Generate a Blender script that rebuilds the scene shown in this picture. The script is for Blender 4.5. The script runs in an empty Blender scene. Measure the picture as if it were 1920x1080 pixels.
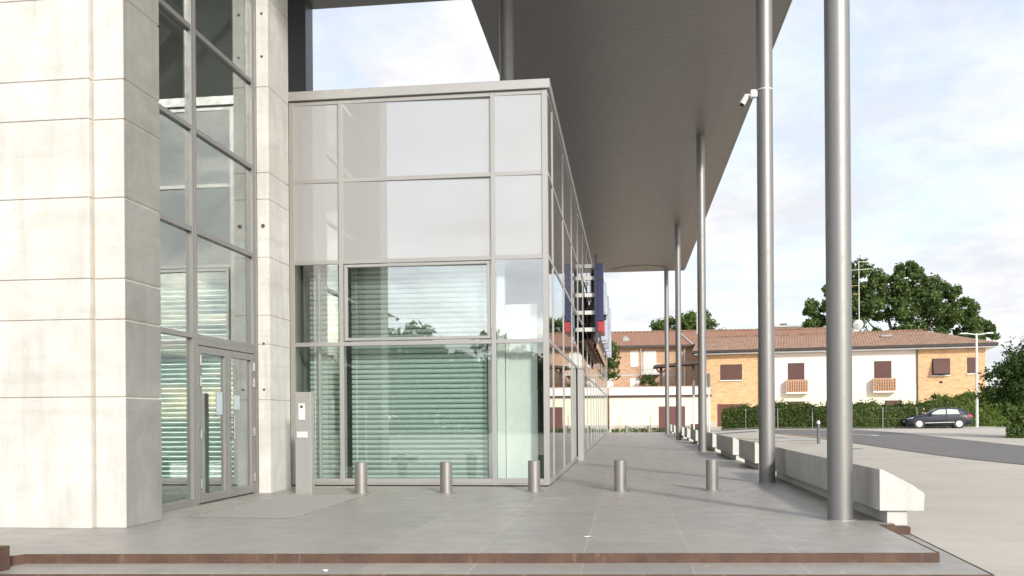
import bpy, bmesh, math, random
from math import sin, cos, pi, radians, atan2, sqrt
from mathutils import Vector, Matrix
random.seed(7)
scene = bpy.context.scene
col = scene.collection

# ------------------------------------------------------------------ camera
F_PX = 1700.0
YAW = math.atan(216 / F_PX)
cam_d = bpy.data.cameras.new('camera')
cam = bpy.data.objects.new('camera', cam_d)
col.objects.link(cam)
cam_d.sensor_width = 36.0
cam_d.lens = 36.0 * F_PX / 1920.0
cam_d.shift_y = 239.5 / 1920.0
cam_d.clip_start = 0.1
cam_d.clip_end = 2000
cam.location = (0, 0, 1.25)
cam.rotation_mode = 'XYZ'
cam.matrix_world = (Matrix.Translation((0, 0, 1.25)) @ Matrix.Rotation(YAW, 4, 'Z') @ Matrix.Rotation(radians(90), 4, 'X')
                    @ Matrix.Rotation(radians(-0.4), 4, 'Z'))
scene.camera = cam

# ------------------------------------------------------------------ world and sun
SUN_EL, SUN_AZ = radians(25), atan2(0.49, -0.87)
world = bpy.data.worlds.new('World')
scene.world = world
world.use_nodes = True
wn, wl = world.node_tree.nodes, world.node_tree.links
wn.clear()
w_out = wn.new('ShaderNodeOutputWorld')
w_bg = wn.new('ShaderNodeBackground')
sky = wn.new('ShaderNodeTexSky')
sky.sky_type = 'NISHITA'
sky.sun_disc = False
sky.sun_elevation = SUN_EL
sky.sun_rotation = SUN_AZ
sky.dust_density = 1.5
SKY_STRENGTH = 0.13
w_bg.inputs['Strength'].default_value = SKY_STRENGTH
tc = wn.new('ShaderNodeTexCoord')
sep = wn.new('ShaderNodeSeparateXYZ')
wl.new(tc.outputs['Generated'], sep.inputs[0])
zadd = wn.new('ShaderNodeMath'); zadd.operation = 'ADD'; zadd.inputs[1].default_value = 0.22
zmax = wn.new('ShaderNodeMath'); zmax.operation = 'MAXIMUM'; zmax.inputs[1].default_value = 0.05
wl.new(sep.outputs[2], zadd.inputs[0]); wl.new(zadd.outputs[0], zmax.inputs[0])
dvx = wn.new('ShaderNodeMath'); dvx.operation = 'DIVIDE'
dvy = wn.new('ShaderNodeMath'); dvy.operation = 'DIVIDE'
wl.new(sep.outputs[0], dvx.inputs[0]); wl.new(zmax.outputs[0], dvx.inputs[1])
wl.new(sep.outputs[1], dvy.inputs[0]); wl.new(zmax.outputs[0], dvy.inputs[1])
cmb = wn.new('ShaderNodeCombineXYZ')
wl.new(dvx.outputs[0], cmb.inputs[0]); wl.new(dvy.outputs[0], cmb.inputs[1])
n1 = wn.new('ShaderNodeTexNoise')
n1.inputs['Scale'].default_value = 1.25; n1.inputs['Detail'].default_value = 9; n1.inputs['Roughness'].default_value = 0.62
n1.inputs['Distortion'].default_value = 0.35
wl.new(cmb.outputs[0], n1.inputs['Vector'])
ramp = wn.new('ShaderNodeValToRGB')
ramp.color_ramp.elements[0].position = 0.36; ramp.color_ramp.elements[0].color = (0.5, 0.5, 0.5, 1)
ramp.color_ramp.elements[1].position = 0.55; ramp.color_ramp.elements[1].color = (1, 1, 1, 1)
wl.new(n1.outputs['Fac'], ramp.inputs[0])
n2 = wn.new('ShaderNodeTexNoise')
n2.inputs['Scale'].default_value = 3.4; n2.inputs['Detail'].default_value = 8; n2.inputs['Roughness'].default_value = 0.6
wl.new(cmb.outputs[0], n2.inputs['Vector'])
ramp2 = wn.new('ShaderNodeValToRGB')
ramp2.color_ramp.elements[0].position = 0.40; ramp2.color_ramp.elements[0].color = (4.75, 4.85, 5.15, 1)
ramp2.color_ramp.elements[1].position = 0.60; ramp2.color_ramp.elements[1].color = (5.9, 5.95, 6.1, 1)
wl.new(n2.outputs['Fac'], ramp2.inputs[0])
tint = wn.new('ShaderNodeMix'); tint.data_type = 'RGBA'; tint.blend_type = 'MULTIPLY'; tint.inputs[0].default_value = 1
wl.new(sky.outputs[0], tint.inputs[6]); tint.inputs[7].default_value = (1.5, 1.55, 1.6, 1)
mixw = wn.new('ShaderNodeMix'); mixw.data_type = 'RGBA'
wl.new(ramp.outputs[0], mixw.inputs[0]); wl.new(tint.outputs[2], mixw.inputs[6]); wl.new(ramp2.outputs[0], mixw.inputs[7])
# the hazy half of the sky towards the sun is brighter
dotn = wn.new('ShaderNodeVectorMath'); dotn.operation = 'DOT_PRODUCT'; dotn.inputs[1].default_value = (0.49, -0.87, 0.0)
wl.new(tc.outputs['Generated'], dotn.inputs[0])
glow = wn.new('ShaderNodeMapRange'); glow.inputs['From Min'].default_value = 0.1; glow.inputs['From Max'].default_value = 1.0
glow.inputs['To Min'].default_value = 1.0; glow.inputs['To Max'].default_value = 1.75
wl.new(dotn.outputs['Value'], glow.inputs['Value'])
mulg = wn.new('ShaderNodeVectorMath'); mulg.operation = 'SCALE'
wl.new(mixw.outputs[2], mulg.inputs[0]); wl.new(glow.outputs[0], mulg.inputs['Scale'])
wl.new(mulg.outputs[0], w_bg.inputs['Color'])
wl.new(w_bg.outputs[0], w_out.inputs[0])

sun_d = bpy.data.lights.new('sun', 'SUN')
sun_d.energy = 2.75
sun_d.angle = radians(5.0)
sun_d.color = (1.0, 0.955, 0.885)
sun = bpy.data.objects.new('sun', sun_d)
col.objects.link(sun)
to_sun = Vector((0.49 * cos(SUN_EL), -0.87 * cos(SUN_EL), sin(SUN_EL))).normalized()
sun.rotation_euler = (-to_sun).to_track_quat('-Z', 'Y').to_euler()

scene.view_settings.view_transform = 'Standard'
scene.view_settings.look = 'None'
scene.view_settings.gamma = 1
scene.view_settings.exposure = 0.48
scene.render.engine = 'CYCLES'
scene.cycles.max_bounces = 10
scene.cycles.transparent_max_bounces = 24
scene.cycles.glossy_bounces = 5
scene.cycles.diffuse_bounces = 4

# ------------------------------------------------------------------ materials
class NT:
    def __init__(s, name):
        s.m = bpy.data.materials.new(name); s.m.use_nodes = True
        s.t = s.m.node_tree; s.n = s.t.nodes; s.l = s.t.links
        s.bsdf = s.n['Principled BSDF']; s.out = s.n['Material Output']
        s.tc = s.n.new('ShaderNodeTexCoord')
    def mapping(s, scale=(1, 1, 1), rot=(0, 0, 0), loc=(0, 0, 0), src='Object'):
        m = s.n.new('ShaderNodeMapping')
        m.inputs['Scale'].default_value = scale; m.inputs['Rotation'].default_value = rot; m.inputs['Location'].default_value = loc
        s.l.new(s.tc.outputs[src], m.inputs[0]); return m.outputs[0]
    def noise(s, vec, scale, detail=6, rough=0.6, dist=0):
        n = s.n.new('ShaderNodeTexNoise'); n.inputs['Scale'].default_value = scale; n.inputs['Detail'].default_value = detail
        n.inputs['Roughness'].default_value = rough; n.inputs['Distortion'].default_value = dist
        s.l.new(vec, n.inputs['Vector']); return n.outputs['Fac']
    def ramp(s, fac, *stops):
        r = s.n.new('ShaderNodeValToRGB'); e = r.color_ramp.elements
        while len(e) < len(stops): e.new(0.5)
        for el, (p, c) in zip(e, stops):
            el.position = p; el.color = (c[0], c[1], c[2], 1) if hasattr(c, '__len__') else (c, c, c, 1)
        s.l.new(fac, r.inputs[0]); return r.outputs[0]
    def mix(s, fac, a, b, mode='MIX'):
        m = s.n.new('ShaderNodeMix'); m.data_type = 'RGBA'; m.blend_type = mode
        for i, v in ((0, fac), (6, a), (7, b)):
            if isinstance(v, bpy.types.NodeSocket): s.l.new(v, m.inputs[i])
            elif i == 0: m.inputs[0].default_value = v
            else: m.inputs[i].default_value = (*v, 1) if hasattr(v, '__len__') else (v, v, v, 1)
        return m.outputs[2]
    def set(s, **k):
        for a, v in k.items():
            i = s.bsdf.inputs[{'color': 'Base Color', 'rough': 'Roughness', 'metal': 'Metallic', 'ior': 'IOR', 'coat': 'Coat Weight',
                               'spec': 'Specular IOR Level'}[a]]
            if isinstance(v, bpy.types.NodeSocket): s.l.new(v, i)
            elif hasattr(v, '__len__'): i.default_value = (*v, 1)
            else: i.default_value = v
        return s
    def bump(s, h, strength=0.3, dist=0.01):
        b = s.n.new('ShaderNodeBump'); b.inputs['Strength'].default_value = strength; b.inputs['Distance'].default_value = dist
        s.l.new(h, b.inputs['Height']); s.l.new(b.outputs[0], s.bsdf.inputs['Normal']); return s

def simple(name, c, rough=0.5, metal=0.0, var=0.12, scale=3.0, bump=0.0):
    t = NT(name); v = t.mapping()
    f = t.noise(v, scale)
    t.set(color=t.mix(t.ramp(f, (0.3, 0.0), (0.7, 1.0)), tuple(x * (1 - var) for x in c), tuple(min(1, x * (1 + var)) for x in c)), metal=metal)
    f2 = t.noise(v, scale * 7)
    t.set(rough=t.ramp(f2, (0.3, max(0, rough - 0.07)), (0.7, min(1, rough + 0.07))))
    if bump: t.bump(t.noise(v, scale * 25), bump, 0.004)
    return t.m

def concrete(name, a, b, stain):
    t = NT(name); v = t.mapping()
    big = t.noise(v, 1.1, 8, 0.68, 0.8)
    c = t.mix(t.ramp(big, (0.32, 0.0), (0.68, 1.0)), a, b)
    streak = t.noise(t.mapping((5.0, 5.0, 0.5)), 1.0, 6, 0.6)
    c = t.mix(t.ramp(streak, (0.5, 0.0), (0.75, 0.42)), c, stain)
    board = t.noise(t.mapping((0.35, 0.35, 7.0)), 1.0, 5, 0.7, 0.3)
    c = t.mix(t.ramp(board, (0.5, 0.0), (0.72, 0.28)), c, stain)
    med = t.noise(v, 5.5, 7, 0.75, 0.3)
    c = t.mix(t.ramp(med, (0.50, 0.0), (0.68, 0.18)), c, stain)
    fine = t.noise(v, 60, 3, 0.7)
    c = t.mix(t.ramp(fine, (0.35, 0.14), (0.55, 0.0)), c, tuple(x * 0.7 for x in stain))
    vo = t.n.new('ShaderNodeTexVoronoi'); vo.inputs['Scale'].default_value = 9; t.l.new(v, vo.inputs['Vector'])
    hole = t.ramp(vo.outputs['Distance'], (0.03, 1.0), (0.055, 0.0))
    c = t.mix(hole, c, tuple(x * 0.45 for x in stain))
    t.set(color=c, rough=0.85)
    h = t.mix(0.5, t.noise(v, 18, 6, 0.7), t.ramp(vo.outputs['Distance'], (0.03, 0.0), (0.06, 1.0)))
    t.bump(h, 0.35, 0.006)
    return t.m

M = {}
M['concrete'] = concrete('fair_faced_concrete', (0.475, 0.462, 0.425), (0.62, 0.605, 0.57), (0.32, 0.305, 0.26))
M['concrete_return'] = concrete('grey_return_concrete', (0.23, 0.223, 0.20), (0.33, 0.32, 0.295), (0.18, 0.19, 0.165))  # greyer mix, used only on the tower's return face
M['bench'] = concrete('cast_bench_concrete', (0.48, 0.47, 0.44), (0.60, 0.59, 0.56), (0.34, 0.33, 0.29))
M['joint'] = simple('tan_joint', (0.42, 0.37, 0.29), 0.9)  # tan tone of the recessed concrete joints

def metal_paint(name, c, rough=0.38, metal=0.55, spec=0.5, fine=0.05):
    t = NT(name); v = t.mapping()
    fl = t.noise(v, 320, 2, 0.5)
    cc = t.mix(t.ramp(fl, (0.35, 0.0), (0.65, 1.0)), tuple(x * (1 - fine) for x in c), tuple(x * (1 + fine) for x in c))
    d = t.noise(t.mapping((2, 2, 0.6)), 1.3, 5, 0.6)
    cc = t.mix(t.ramp(d, (0.5, 0.0), (0.8, 0.25)), cc, tuple(x * 0.8 for x in c))
    t.set(color=cc, metal=metal, rough=t.ramp(t.noise(v, 9), (0.3, rough - 0.05), (0.7, rough + 0.08)))
    return t.m
M['frame'] = metal_paint('grey_window_frame', (0.36, 0.352, 0.335), 0.4, 0.35)
M['door_frame'] = metal_paint('taupe_door_frame', (0.23, 0.225, 0.215), 0.42, 0.3)
M['flashing'] = metal_paint('grey_flashing', (0.40, 0.395, 0.38), 0.4, 0.35)
M['column'] = metal_paint('metallic_column_paint', (0.255, 0.25, 0.242), 0.48, 0.75)
M['bollard'] = metal_paint('brushed_bollard', (0.33, 0.315, 0.295), 0.45, 0.75)
M['steel'] = simple('satin_steel', (0.62, 0.62, 0.6), 0.25, 0.95, 0.04)
M['anthracite'] = metal_paint('anthracite_cladding', (0.15, 0.155, 0.165), 0.4, 0.4)
M['white'] = simple('white_paint', (0.78, 0.78, 0.76), 0.5, 0, 0.04)
M['white_metal'] = simple('white_metal', (0.62, 0.62, 0.60), 0.35, 0.1, 0.04)
M['black'] = simple('black_rubber', (0.02, 0.02, 0.022), 0.6)
M['dark_gap'] = simple('dark_gap', (0.03, 0.03, 0.03), 0.8)
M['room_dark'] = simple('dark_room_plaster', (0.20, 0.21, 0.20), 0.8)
M['room_light'] = simple('pale_room_plaster', (0.62, 0.66, 0.62), 0.7, 0, 0.05)
M['blue'] = simple('deep_blue_acrylic', (0.025, 0.028, 0.085), 0.3, 0, 0.06)
M['blue_pale'] = simple('side_blue_acrylic', (0.45, 0.49, 0.58), 0.25, 0, 0.06)
M['red'] = simple('red_acrylic', (0.40, 0.035, 0.04), 0.35, 0, 0.06)

def soffit():
    t = NT('soffit_cladding'); v = t.mapping()
    w = t.n.new('ShaderNodeTexWave'); w.wave_type = 'BANDS'; w.bands_direction = 'Y'; w.inputs['Scale'].default_value = 1.05
    w.inputs['Distortion'].default_value = 0; t.l.new(v, w.inputs['Vector'])
    lines = t.ramp(w.outputs['Fac'], (0.0, 0.0), (0.08, 1.0))
    c = t.mix(t.noise(v, 0.6, 4), (0.25, 0.238, 0.228), (0.295, 0.282, 0.27))
    c = t.mix(lines, (0.225, 0.215, 0.206), c)
    c = t.mix(t.ramp(t.noise(v, 26, 3, 0.8), (0.4, 0.0), (0.6, 0.5)), c, (0.29, 0.275, 0.262))
    t.set(color=c, rough=t.ramp(t.noise(v, 3), (0.3, 0.38), (0.7, 0.48)), metal=0.45)
    t.bump(lines, 0.08, 0.004)
    return t.m
M['soffit'] = soffit()

def tiles():
    t = NT('porcelain_paving'); v = t.mapping()
    b = t.n.new('ShaderNodeTexBrick'); b.offset = 0.5; b.squash = 1
    b.inputs['Scale'].default_value = 1.0; b.inputs['Mortar Size'].default_value = 0.006; b.inputs['Mortar Smooth'].default_value = 0.2
    b.inputs['Brick Width'].default_value = 1.94; b.inputs['Row Height'].default_value = 0.955
    b.inputs['Color1'].default_value = (0.0, 0.0, 0.0, 1); b.inputs['Color2'].default_value = (1, 1, 1, 1); b.inputs['Mortar'].default_value = (0.5, 0.5, 0.5, 1)
    t.l.new(t.mapping(rot=(0, 0, pi / 2), loc=(0.26, 0.4, 0)), b.inputs['Vector'])
    cloud = t.ramp(t.noise(v, 2.2, 7, 0.65, 0.5), (0.3, 0.0), (0.7, 1.0))
    c = t.mix(cloud, (0.262, 0.242, 0.215), (0.345, 0.322, 0.287))
    c = t.mix(t.ramp(b.outputs['Color'], (0.0, 0.0), (1.0, 0.75)), c, (0.25, 0.238, 0.222))
    st = t.noise(t.mapping((0.7, 9, 1)), 1.5, 5, 0.6)
    c = t.mix(t.ramp(st, (0.45, 0.0), (0.7, 0.3)), c, (0.40, 0.38, 0.345))
    sp = t.noise(v, 130, 2, 0.6)
    c = t.mix(t.ramp(sp, (0.35, 0.25), (0.5, 0.0)), c, (0.13, 0.125, 0.12))
    dirt = t.noise(v, 0.5, 6, 0.7, 1.0)
    c = t.mix(t.ramp(dirt, (0.5, 0.0), (0.72, 0.35)), c, (0.42, 0.385, 0.33))
    c = t.mix(t.ramp(b.outputs['Fac'], (0.0, 0.0), (1.0, 0.65)), c, t.ramp(t.noise(v, 0.9, 4), (0.35, (0.50, 0.47, 0.42)), (0.65, (0.36, 0.33, 0.29))))
    vo = t.n.new('ShaderNodeTexVoronoi'); vo.inputs['Scale'].default_value = 0.9; t.l.new(t.mapping((1, 1.6, 1), loc=(3.1, 0.7, 0)), vo.inputs['Vector'])
    wob = t.n.new('ShaderNodeMath'); wob.operation = 'MULTIPLY_ADD'; wob.inputs[1].default_value = 0.07
    t.l.new(t.noise(v, 30, 4, 0.8), wob.inputs[0]); t.l.new(vo.outputs['Distance'], wob.inputs[2])
    c = t.mix(t.ramp(wob.outputs[0], (0.055, 0.8), (0.062, 0.0)), c, (0.58, 0.55, 0.50))
    t.set(color=c, rough=t.ramp(t.noise(v, 3.5, 5), (0.3, 0.36), (0.7, 0.55)), spec=0.5)
    inv = t.ramp(b.outputs['Fac'], (0.0, 1.0), (1.0, 0.0))
    t.bump(t.mix(0.25, inv, t.noise(v, 45)), 0.25, 0.003)
    return t.m
M['tiles'] = tiles()

def corten():
    t = NT('rusted_weathering_steel'); v = t.mapping()
    a = t.noise(v, 3.5, 8, 0.7, 0.4)
    c = t.ramp(a, (0.25, (0.052, 0.030, 0.021)), (0.5, (0.098, 0.055, 0.036)), (0.75, (0.16, 0.092, 0.056)))
    s = t.noise(t.mapping((6, 6, 1.2)), 2, 6, 0.7)
    c = t.mix(t.ramp(s, (0.58, 0.0), (0.75, 0.55)), c, (0.34, 0.26, 0.18))
    c = t.mix(t.ramp(t.noise(v, 70, 3, 0.7), (0.4, 0.35), (0.6, 0.0)), c, (0.05, 0.028, 0.022))
    t.set(color=c, rough=0.75, metal=0.1)
    t.bump(t.noise(v, 60), 0.4, 0.003)
    return t.m
M['corten'] = corten()

def pavement():
    t = NT('pale_concrete_paving'); v = t.mapping()
    b = t.n.new('ShaderNodeTexBrick'); b.offset = 0.5
    b.inputs['Scale'].default_value = 1.0; b.inputs['Mortar Size'].default_value = 0.006; b.inputs['Mortar Smooth'].default_value = 0.3
    b.inputs['Brick Width'].default_value = 2.4; b.inputs['Row Height'].default_value = 0.3
    b.inputs['Color1'].default_value = (0, 0, 0, 1); b.inputs['Color2'].default_value = (1, 1, 1, 1)
    t.l.new(v, b.inputs['Vector'])
    c = t.mix(t.ramp(t.noise(v, 0.35, 6, 0.6, 0.6), (0.3, 0.0), (0.7, 1.0)), (0.40, 0.365, 0.31), (0.50, 0.465, 0.405))
    c = t.mix(t.ramp(b.outputs['Color'], (0, 0.0), (1, 0.3)), c, (0.40, 0.38, 0.34))
    c = t.mix(t.ramp(b.outputs['Fac'], (0, 0), (1, 0.45)), c, (0.34, 0.31, 0.27))
    st = t.noise(t.mapping((0.25, 5, 1)), 1.2, 6, 0.65)
    c = t.mix(t.ramp(st, (0.5, 0.0), (0.72, 0.35)), c, (0.36, 0.34, 0.30))
    c = t.mix(t.ramp(t.noise(v, 90, 2, 0.6), (0.35, 0.2), (0.5, 0.0)), c, (0.25, 0.24, 0.21))
    t.set(color=c, rough=0.85)
    t.bump(t.ramp(b.outputs['Fac'], (0, 1.0), (1, 0.0)), 0.3, 0.004)
    return t.m
M['pavement'] = pavement()

def asphalt():
    t = NT('worn_asphalt'); v = t.mapping()
    c = t.mix(t.ramp(t.noise(v, 0.5, 7, 0.65, 0.5), (0.3, 0.0), (0.7, 1.0)), (0.105, 0.099, 0.094), (0.145, 0.137, 0.128))
    c = t.mix(t.ramp(t.noise(v, 28, 3, 0.8), (0.4, 0.0), (0.62, 0.5)), c, (0.19, 0.18, 0.17))
    t.set(color=c, rough=0.8)
    t.bump(t.noise(v, 70), 0.4, 0.005)
    return t.m
M['asphalt'] = asphalt()
M['mark_white'] = simple('road_paint_white', (0.66, 0.66, 0.62), 0.7, 0, 0.12, 6)
M['mark_yellow'] = simple('road_paint_yellow', (0.62, 0.43, 0.16), 0.7, 0, 0.12, 6)
M['mark_blue'] = simple('road_paint_blue', (0.45, 0.49, 0.58), 0.7, 0, 0.12, 6)
M['kerb'] = simple('kerb_stone', (0.60, 0.58, 0.53), 0.8, 0, 0.1, 4)
M['grate'] = simple('entrance_grating', (0.33, 0.32, 0.30), 0.7, 0.1, 0.25, 60)

def brick(name, c1, c2, mortar, bw=0.26, bh=0.07):
    t = NT(name)
    v = t.n.new('ShaderNodeCombineXYZ'); s = t.n.new('ShaderNodeSeparateXYZ'); t.l.new(t.tc.outputs['Object'], s.inputs[0])
    ad = t.n.new('ShaderNodeMath'); ad.operation = 'ADD'
    t.l.new(s.outputs[0], ad.inputs[0]); t.l.new(s.outputs[1], ad.inputs[1])
    t.l.new(ad.outputs[0], v.inputs[0]); t.l.new(s.outputs[2], v.inputs[1])
    b = t.n.new('ShaderNodeTexBrick'); b.inputs['Scale'].default_value = 1
    b.inputs['Brick Width'].default_value = bw; b.inputs['Row Height'].default_value = bh; b.inputs['Mortar Size'].default_value = 0.008
    b.inputs['Color1'].default_value = (*c1, 1); b.inputs['Color2'].default_value = (*c2, 1); b.inputs['Mortar'].default_value = (*mortar, 1)
    b.inputs['Bias'].default_value = -0.1
    t.l.new(v.outputs[0], b.inputs['Vector'])
    big = t.noise(t.mapping((1, 1, 2.5)), 1.3, 6, 0.75, 0.4)
    c = t.mix(t.ramp(big, (0.35, 0.0), (0.65, 0.55)), b.outputs['Color'], tuple(x * 0.72 for x in c1))
    c = t.mix(t.ramp(t.noise(t.mapping((1.2, 1.2, 3.5)), 1.2, 6, 0.95), (0.42, 0.0), (0.58, 0.75)), c, tuple(min(1, x * 1.35) for x in c2))
    t.set(color=c, rough=0.85)
    return t.m
M['brick_a'] = brick('orange_facing_brick', (0.47, 0.27, 0.135), (0.60, 0.38, 0.20), (0.55, 0.44, 0.31))
M['brick_b'] = brick('pinkish_brown_brick', (0.38, 0.225, 0.14), (0.47, 0.29, 0.185), (0.42, 0.32, 0.24))
M['plaster_pink'] = simple('pale_pink_render', (0.74, 0.66, 0.60), 0.85, 0, 0.05, 0.8)
M['plaster_cream'] = simple('pale_cream_render', (0.76, 0.70, 0.55), 0.85, 0, 0.05, 0.8)
M['plaster_white'] = simple('white_render', (0.76, 0.74, 0.70), 0.85, 0, 0.05, 0.8)
M['plinth'] = simple('grey_plinth', (0.45, 0.43, 0.39), 0.85, 0, 0.12, 2)
M['shutter'] = None

def slatted(name, c, per_m=18.0, axis='Z'):
    t = NT(name); w = t.n.new('ShaderNodeTexWave'); w.bands_direction = axis
    w.inputs['Scale'].default_value = per_m * 2 * pi / 20.0
    t.l.new(t.tc.outputs['Object'], w.inputs['Vector'])
    f = t.ramp(w.outputs['Fac'], (0.0, 0.0), (0.35, 1.0))
    t.set(color=t.mix(f, tuple(x * 0.5 for x in c), c), rough=0.6)
    t.bump(f, 0.5, 0.01)
    return t.m
M['shutter'] = slatted('brown_roller_shutter', (0.115, 0.05, 0.04), 14)
M['garage'] = slatted('oxblood_garage_door', (0.15, 0.05, 0.045), 9)
M['balcony_brick'] = simple('terracotta_screen', (0.52, 0.31, 0.19), 0.85, 0, 0.15, 8)
M['brown_wood'] = simple('dark_brown_timber', (0.055, 0.032, 0.028), 0.6, 0, 0.2)
M['gutter'] = simple('dark_gutter', (0.06, 0.05, 0.048), 0.5, 0.3)
M['notice'] = simple('pale_blue_paper', (0.42, 0.50, 0.52), 0.7, 0, 0.05)
M['net'] = simple('lace_curtain', (0.62, 0.60, 0.55), 0.8, 0, 0.1, 7)

def roof_tiles(name='clay_roof_tiles', red=False):
    t = NT(name); v = t.mapping()
    w = t.n.new('ShaderNodeTexWave'); w.bands_direction = 'X'; w.inputs['Scale'].default_value = 1.35; t.l.new(v, w.inputs['Vector'])
    w2 = t.n.new('ShaderNodeTexWave'); w2.bands_direction = 'Y'; w2.wave_profile = 'SAW'; w2.inputs['Scale'].default_value = 0.95
    t.l.new(t.mapping(), w2.inputs['Vector'])
    n = t.noise(t.mapping((1.0, 2.2, 2.0)), 1.3, 7, 1.0)
    c = t.ramp(n, (0.3, (0.10, 0.062, 0.045)), (0.43, (0.20, 0.115, 0.075)), (0.55, (0.34, 0.21, 0.14)), (0.70, (0.54, 0.40, 0.29)))
    c = t.mix(t.ramp(w.outputs['Fac'], (0.0, 0.14), (0.4, 0.0)), c, (0.08, 0.045, 0.03))
    c = t.mix(t.ramp(w2.outputs['Fac'], (0.0, 0.5), (0.18, 0.0)), c, (0.09, 0.05, 0.035))
    if red: c = t.mix(0.7, c, t.mix(t.noise(t.mapping(), 1.1, 6, 0.8), (0.20, 0.095, 0.065), (0.33, 0.16, 0.10)))
    t.set(color=c, rough=0.9)
    t.bump(w.outputs['Fac'], 0.6, 0.05)
    return t.m
M['roof'] = roof_tiles()
M['roof_red'] = roof_tiles('reddish_roof_tiles', True)

def leaf(name, dark, light, accent=None):
    t = NT(name); g = t.n.new('ShaderNodeNewGeometry')
    c = t.ramp(g.outputs['Random Per Island'], (0.0, dark), (0.6, light), (1.0, accent or tuple(min(1, x * 1.5) for x in light)))
    v = t.mapping()
    c = t.mix(t.ramp(t.noise(v, 0.45, 4), (0.35, 0.0), (0.65, 0.55)), c, dark)
    t.set(color=c, rough=0.75, spec=0.15)
    tr = t.n.new('ShaderNodeBsdfTranslucent'); t.l.new(t.mix(1.0, c, (1.3, 1.5, 0.5), 'MULTIPLY'), tr.inputs[0])
    ms = t.n.new('ShaderNodeMixShader'); ms.inputs[0].default_value = 0.28
    t.l.new(t.bsdf.outputs[0], ms.inputs[1]); t.l.new(tr.outputs[0], ms.inputs[2]); t.l.new(ms.outputs[0], t.out.inputs[0])
    return t.m
M['leaf_dark'] = leaf('dark_green_leaves', (0.022, 0.045, 0.014), (0.055, 0.095, 0.028), (0.11, 0.15, 0.05))
M['leaf_tree'] = leaf('broad_oak_leaves', (0.034, 0.062, 0.02), (0.105, 0.155, 0.048), (0.21, 0.26, 0.10))
M['leaf_mid'] = leaf('mid_green_leaves', (0.035, 0.065, 0.016), (0.10, 0.15, 0.04), (0.20, 0.24, 0.09))
M['leaf_hedge'] = leaf('laurel_hedge_leaves', (0.04, 0.064, 0.018), (0.095, 0.135, 0.036), (0.24, 0.26, 0.09))
M['leaf_light'] = leaf('yellow_green_leaves', (0.06, 0.10, 0.02), (0.14, 0.20, 0.05), (0.26, 0.30, 0.09))
M['bark'] = simple('bark', (0.10, 0.075, 0.055), 0.9, 0, 0.3, 6)

def glass(name, tint, f0, rough=0.0):
    t = NT(name); t.n.remove(t.bsdf)
    lw = t.n.new('ShaderNodeLayerWeight'); lw.inputs[0].default_value = 0.5
    p = t.n.new('ShaderNodeMath'); p.operation = 'POWER'; p.inputs[1].default_value = 5
    t.l.new(lw.outputs['Facing'], p.inputs[0])
    ma = t.n.new('ShaderNodeMath'); ma.operation = 'MULTIPLY_ADD'; ma.inputs[1].default_value = 1 - f0; ma.inputs[2].default_value = f0
    t.l.new(p.outputs[0], ma.inputs[0])
    tr = t.n.new('ShaderNodeBsdfTransparent'); tr.inputs[0].default_value = (*tint, 1)
    gl = t.n.new('ShaderNodeBsdfGlossy'); gl.inputs['Roughness'].default_value = rough; gl.inputs['Color'].default_value = (0.95, 0.97, 0.97, 1)
    # very slight waviness of float glass
    b = t.n.new('ShaderNodeBump'); b.inputs['Strength'].default_value = 0.02; b.inputs['Distance'].default_value = 0.02
    t.l.new(t.noise(t.mapping(), 0.9, 2, 0.4), b.inputs['Height']); t.l.new(b.outputs[0], gl.inputs['Normal'])
    ms = t.n.new('ShaderNodeMixShader')
    t.l.new(ma.outputs[0], ms.inputs[0]); t.l.new(tr.outputs[0], ms.inputs[1]); t.l.new(gl.outputs[0], ms.inputs[2])
    t.l.new(ms.outputs[0], t.out.inputs[0])
    return t.m
M['glass'] = glass('green_tinted_glazing', (0.92, 0.965, 0.945), 0.12)
M['glass_upper'] = glass('brighter_reflective_glazing', (0.93, 0.96, 0.95), 0.25)
M['glass_tower'] = glass('grey_tinted_glazing', (0.80, 0.87, 0.85), 0.27)
M['glass_side'] = glass('reflective_glazing', (0.72, 0.76, 0.74), 0.24)

def spandrel(name, c, ior=2.0):
    t = NT(name); v = t.mapping()
    t.set(color=t.mix(t.noise(v, 0.5, 3), tuple(x * 0.96 for x in c), c), rough=0.012, ior=ior)
    b = t.n.new('ShaderNodeBump'); b.inputs['Strength'].default_value = 0.02; b.inputs['Distance'].default_value = 0.02
    t.l.new(t.noise(v, 0.9, 2, 0.4), b.inputs['Height']); t.l.new(b.outputs[0], t.bsdf.inputs['Normal'])
    return t.m
M['spandrel'] = spandrel('grey_back_painted_glass', (0.34, 0.343, 0.343), 2.15)
M['spandrel_side'] = spandrel('reflection_toned_glass', (0.16, 0.155, 0.15))  # base darkened to carry the canopy's reflection on the side panels
M['slat'] = None
def slat_m():
    t = NT('green_grey_louvre'); v = t.mapping()
    t.set(color=t.mix(t.noise(v, 1.5, 4), (0.50, 0.575, 0.535), (0.58, 0.655, 0.615)), rough=0.3, metal=0.4)
    return t.m
M['slat'] = slat_m()
M['car'] = None
def car_m():
    t = NT('dark_blue_car_paint'); v = t.mapping()
    t.set(color=t.mix(t.noise(v, 2), (0.006, 0.008, 0.016), (0.010, 0.013, 0.024)), rough=0.35, metal=0.1, coat=0.45)
    return t.m
M['car'] = car_m()
M['car_glass'] = spandrel('car_window_glass', (0.05, 0.06, 0.06))
M['car_glass_light'] = spandrel('car_window_glass_bright', (0.42, 0.46, 0.43))
M['rim'] = simple('alloy_rim', (0.72, 0.72, 0.72), 0.35, 0.5, 0.04)
M['lamp_red'] = simple('tail_lamp_red', (0.4, 0.02, 0.03), 0.2)
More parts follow.
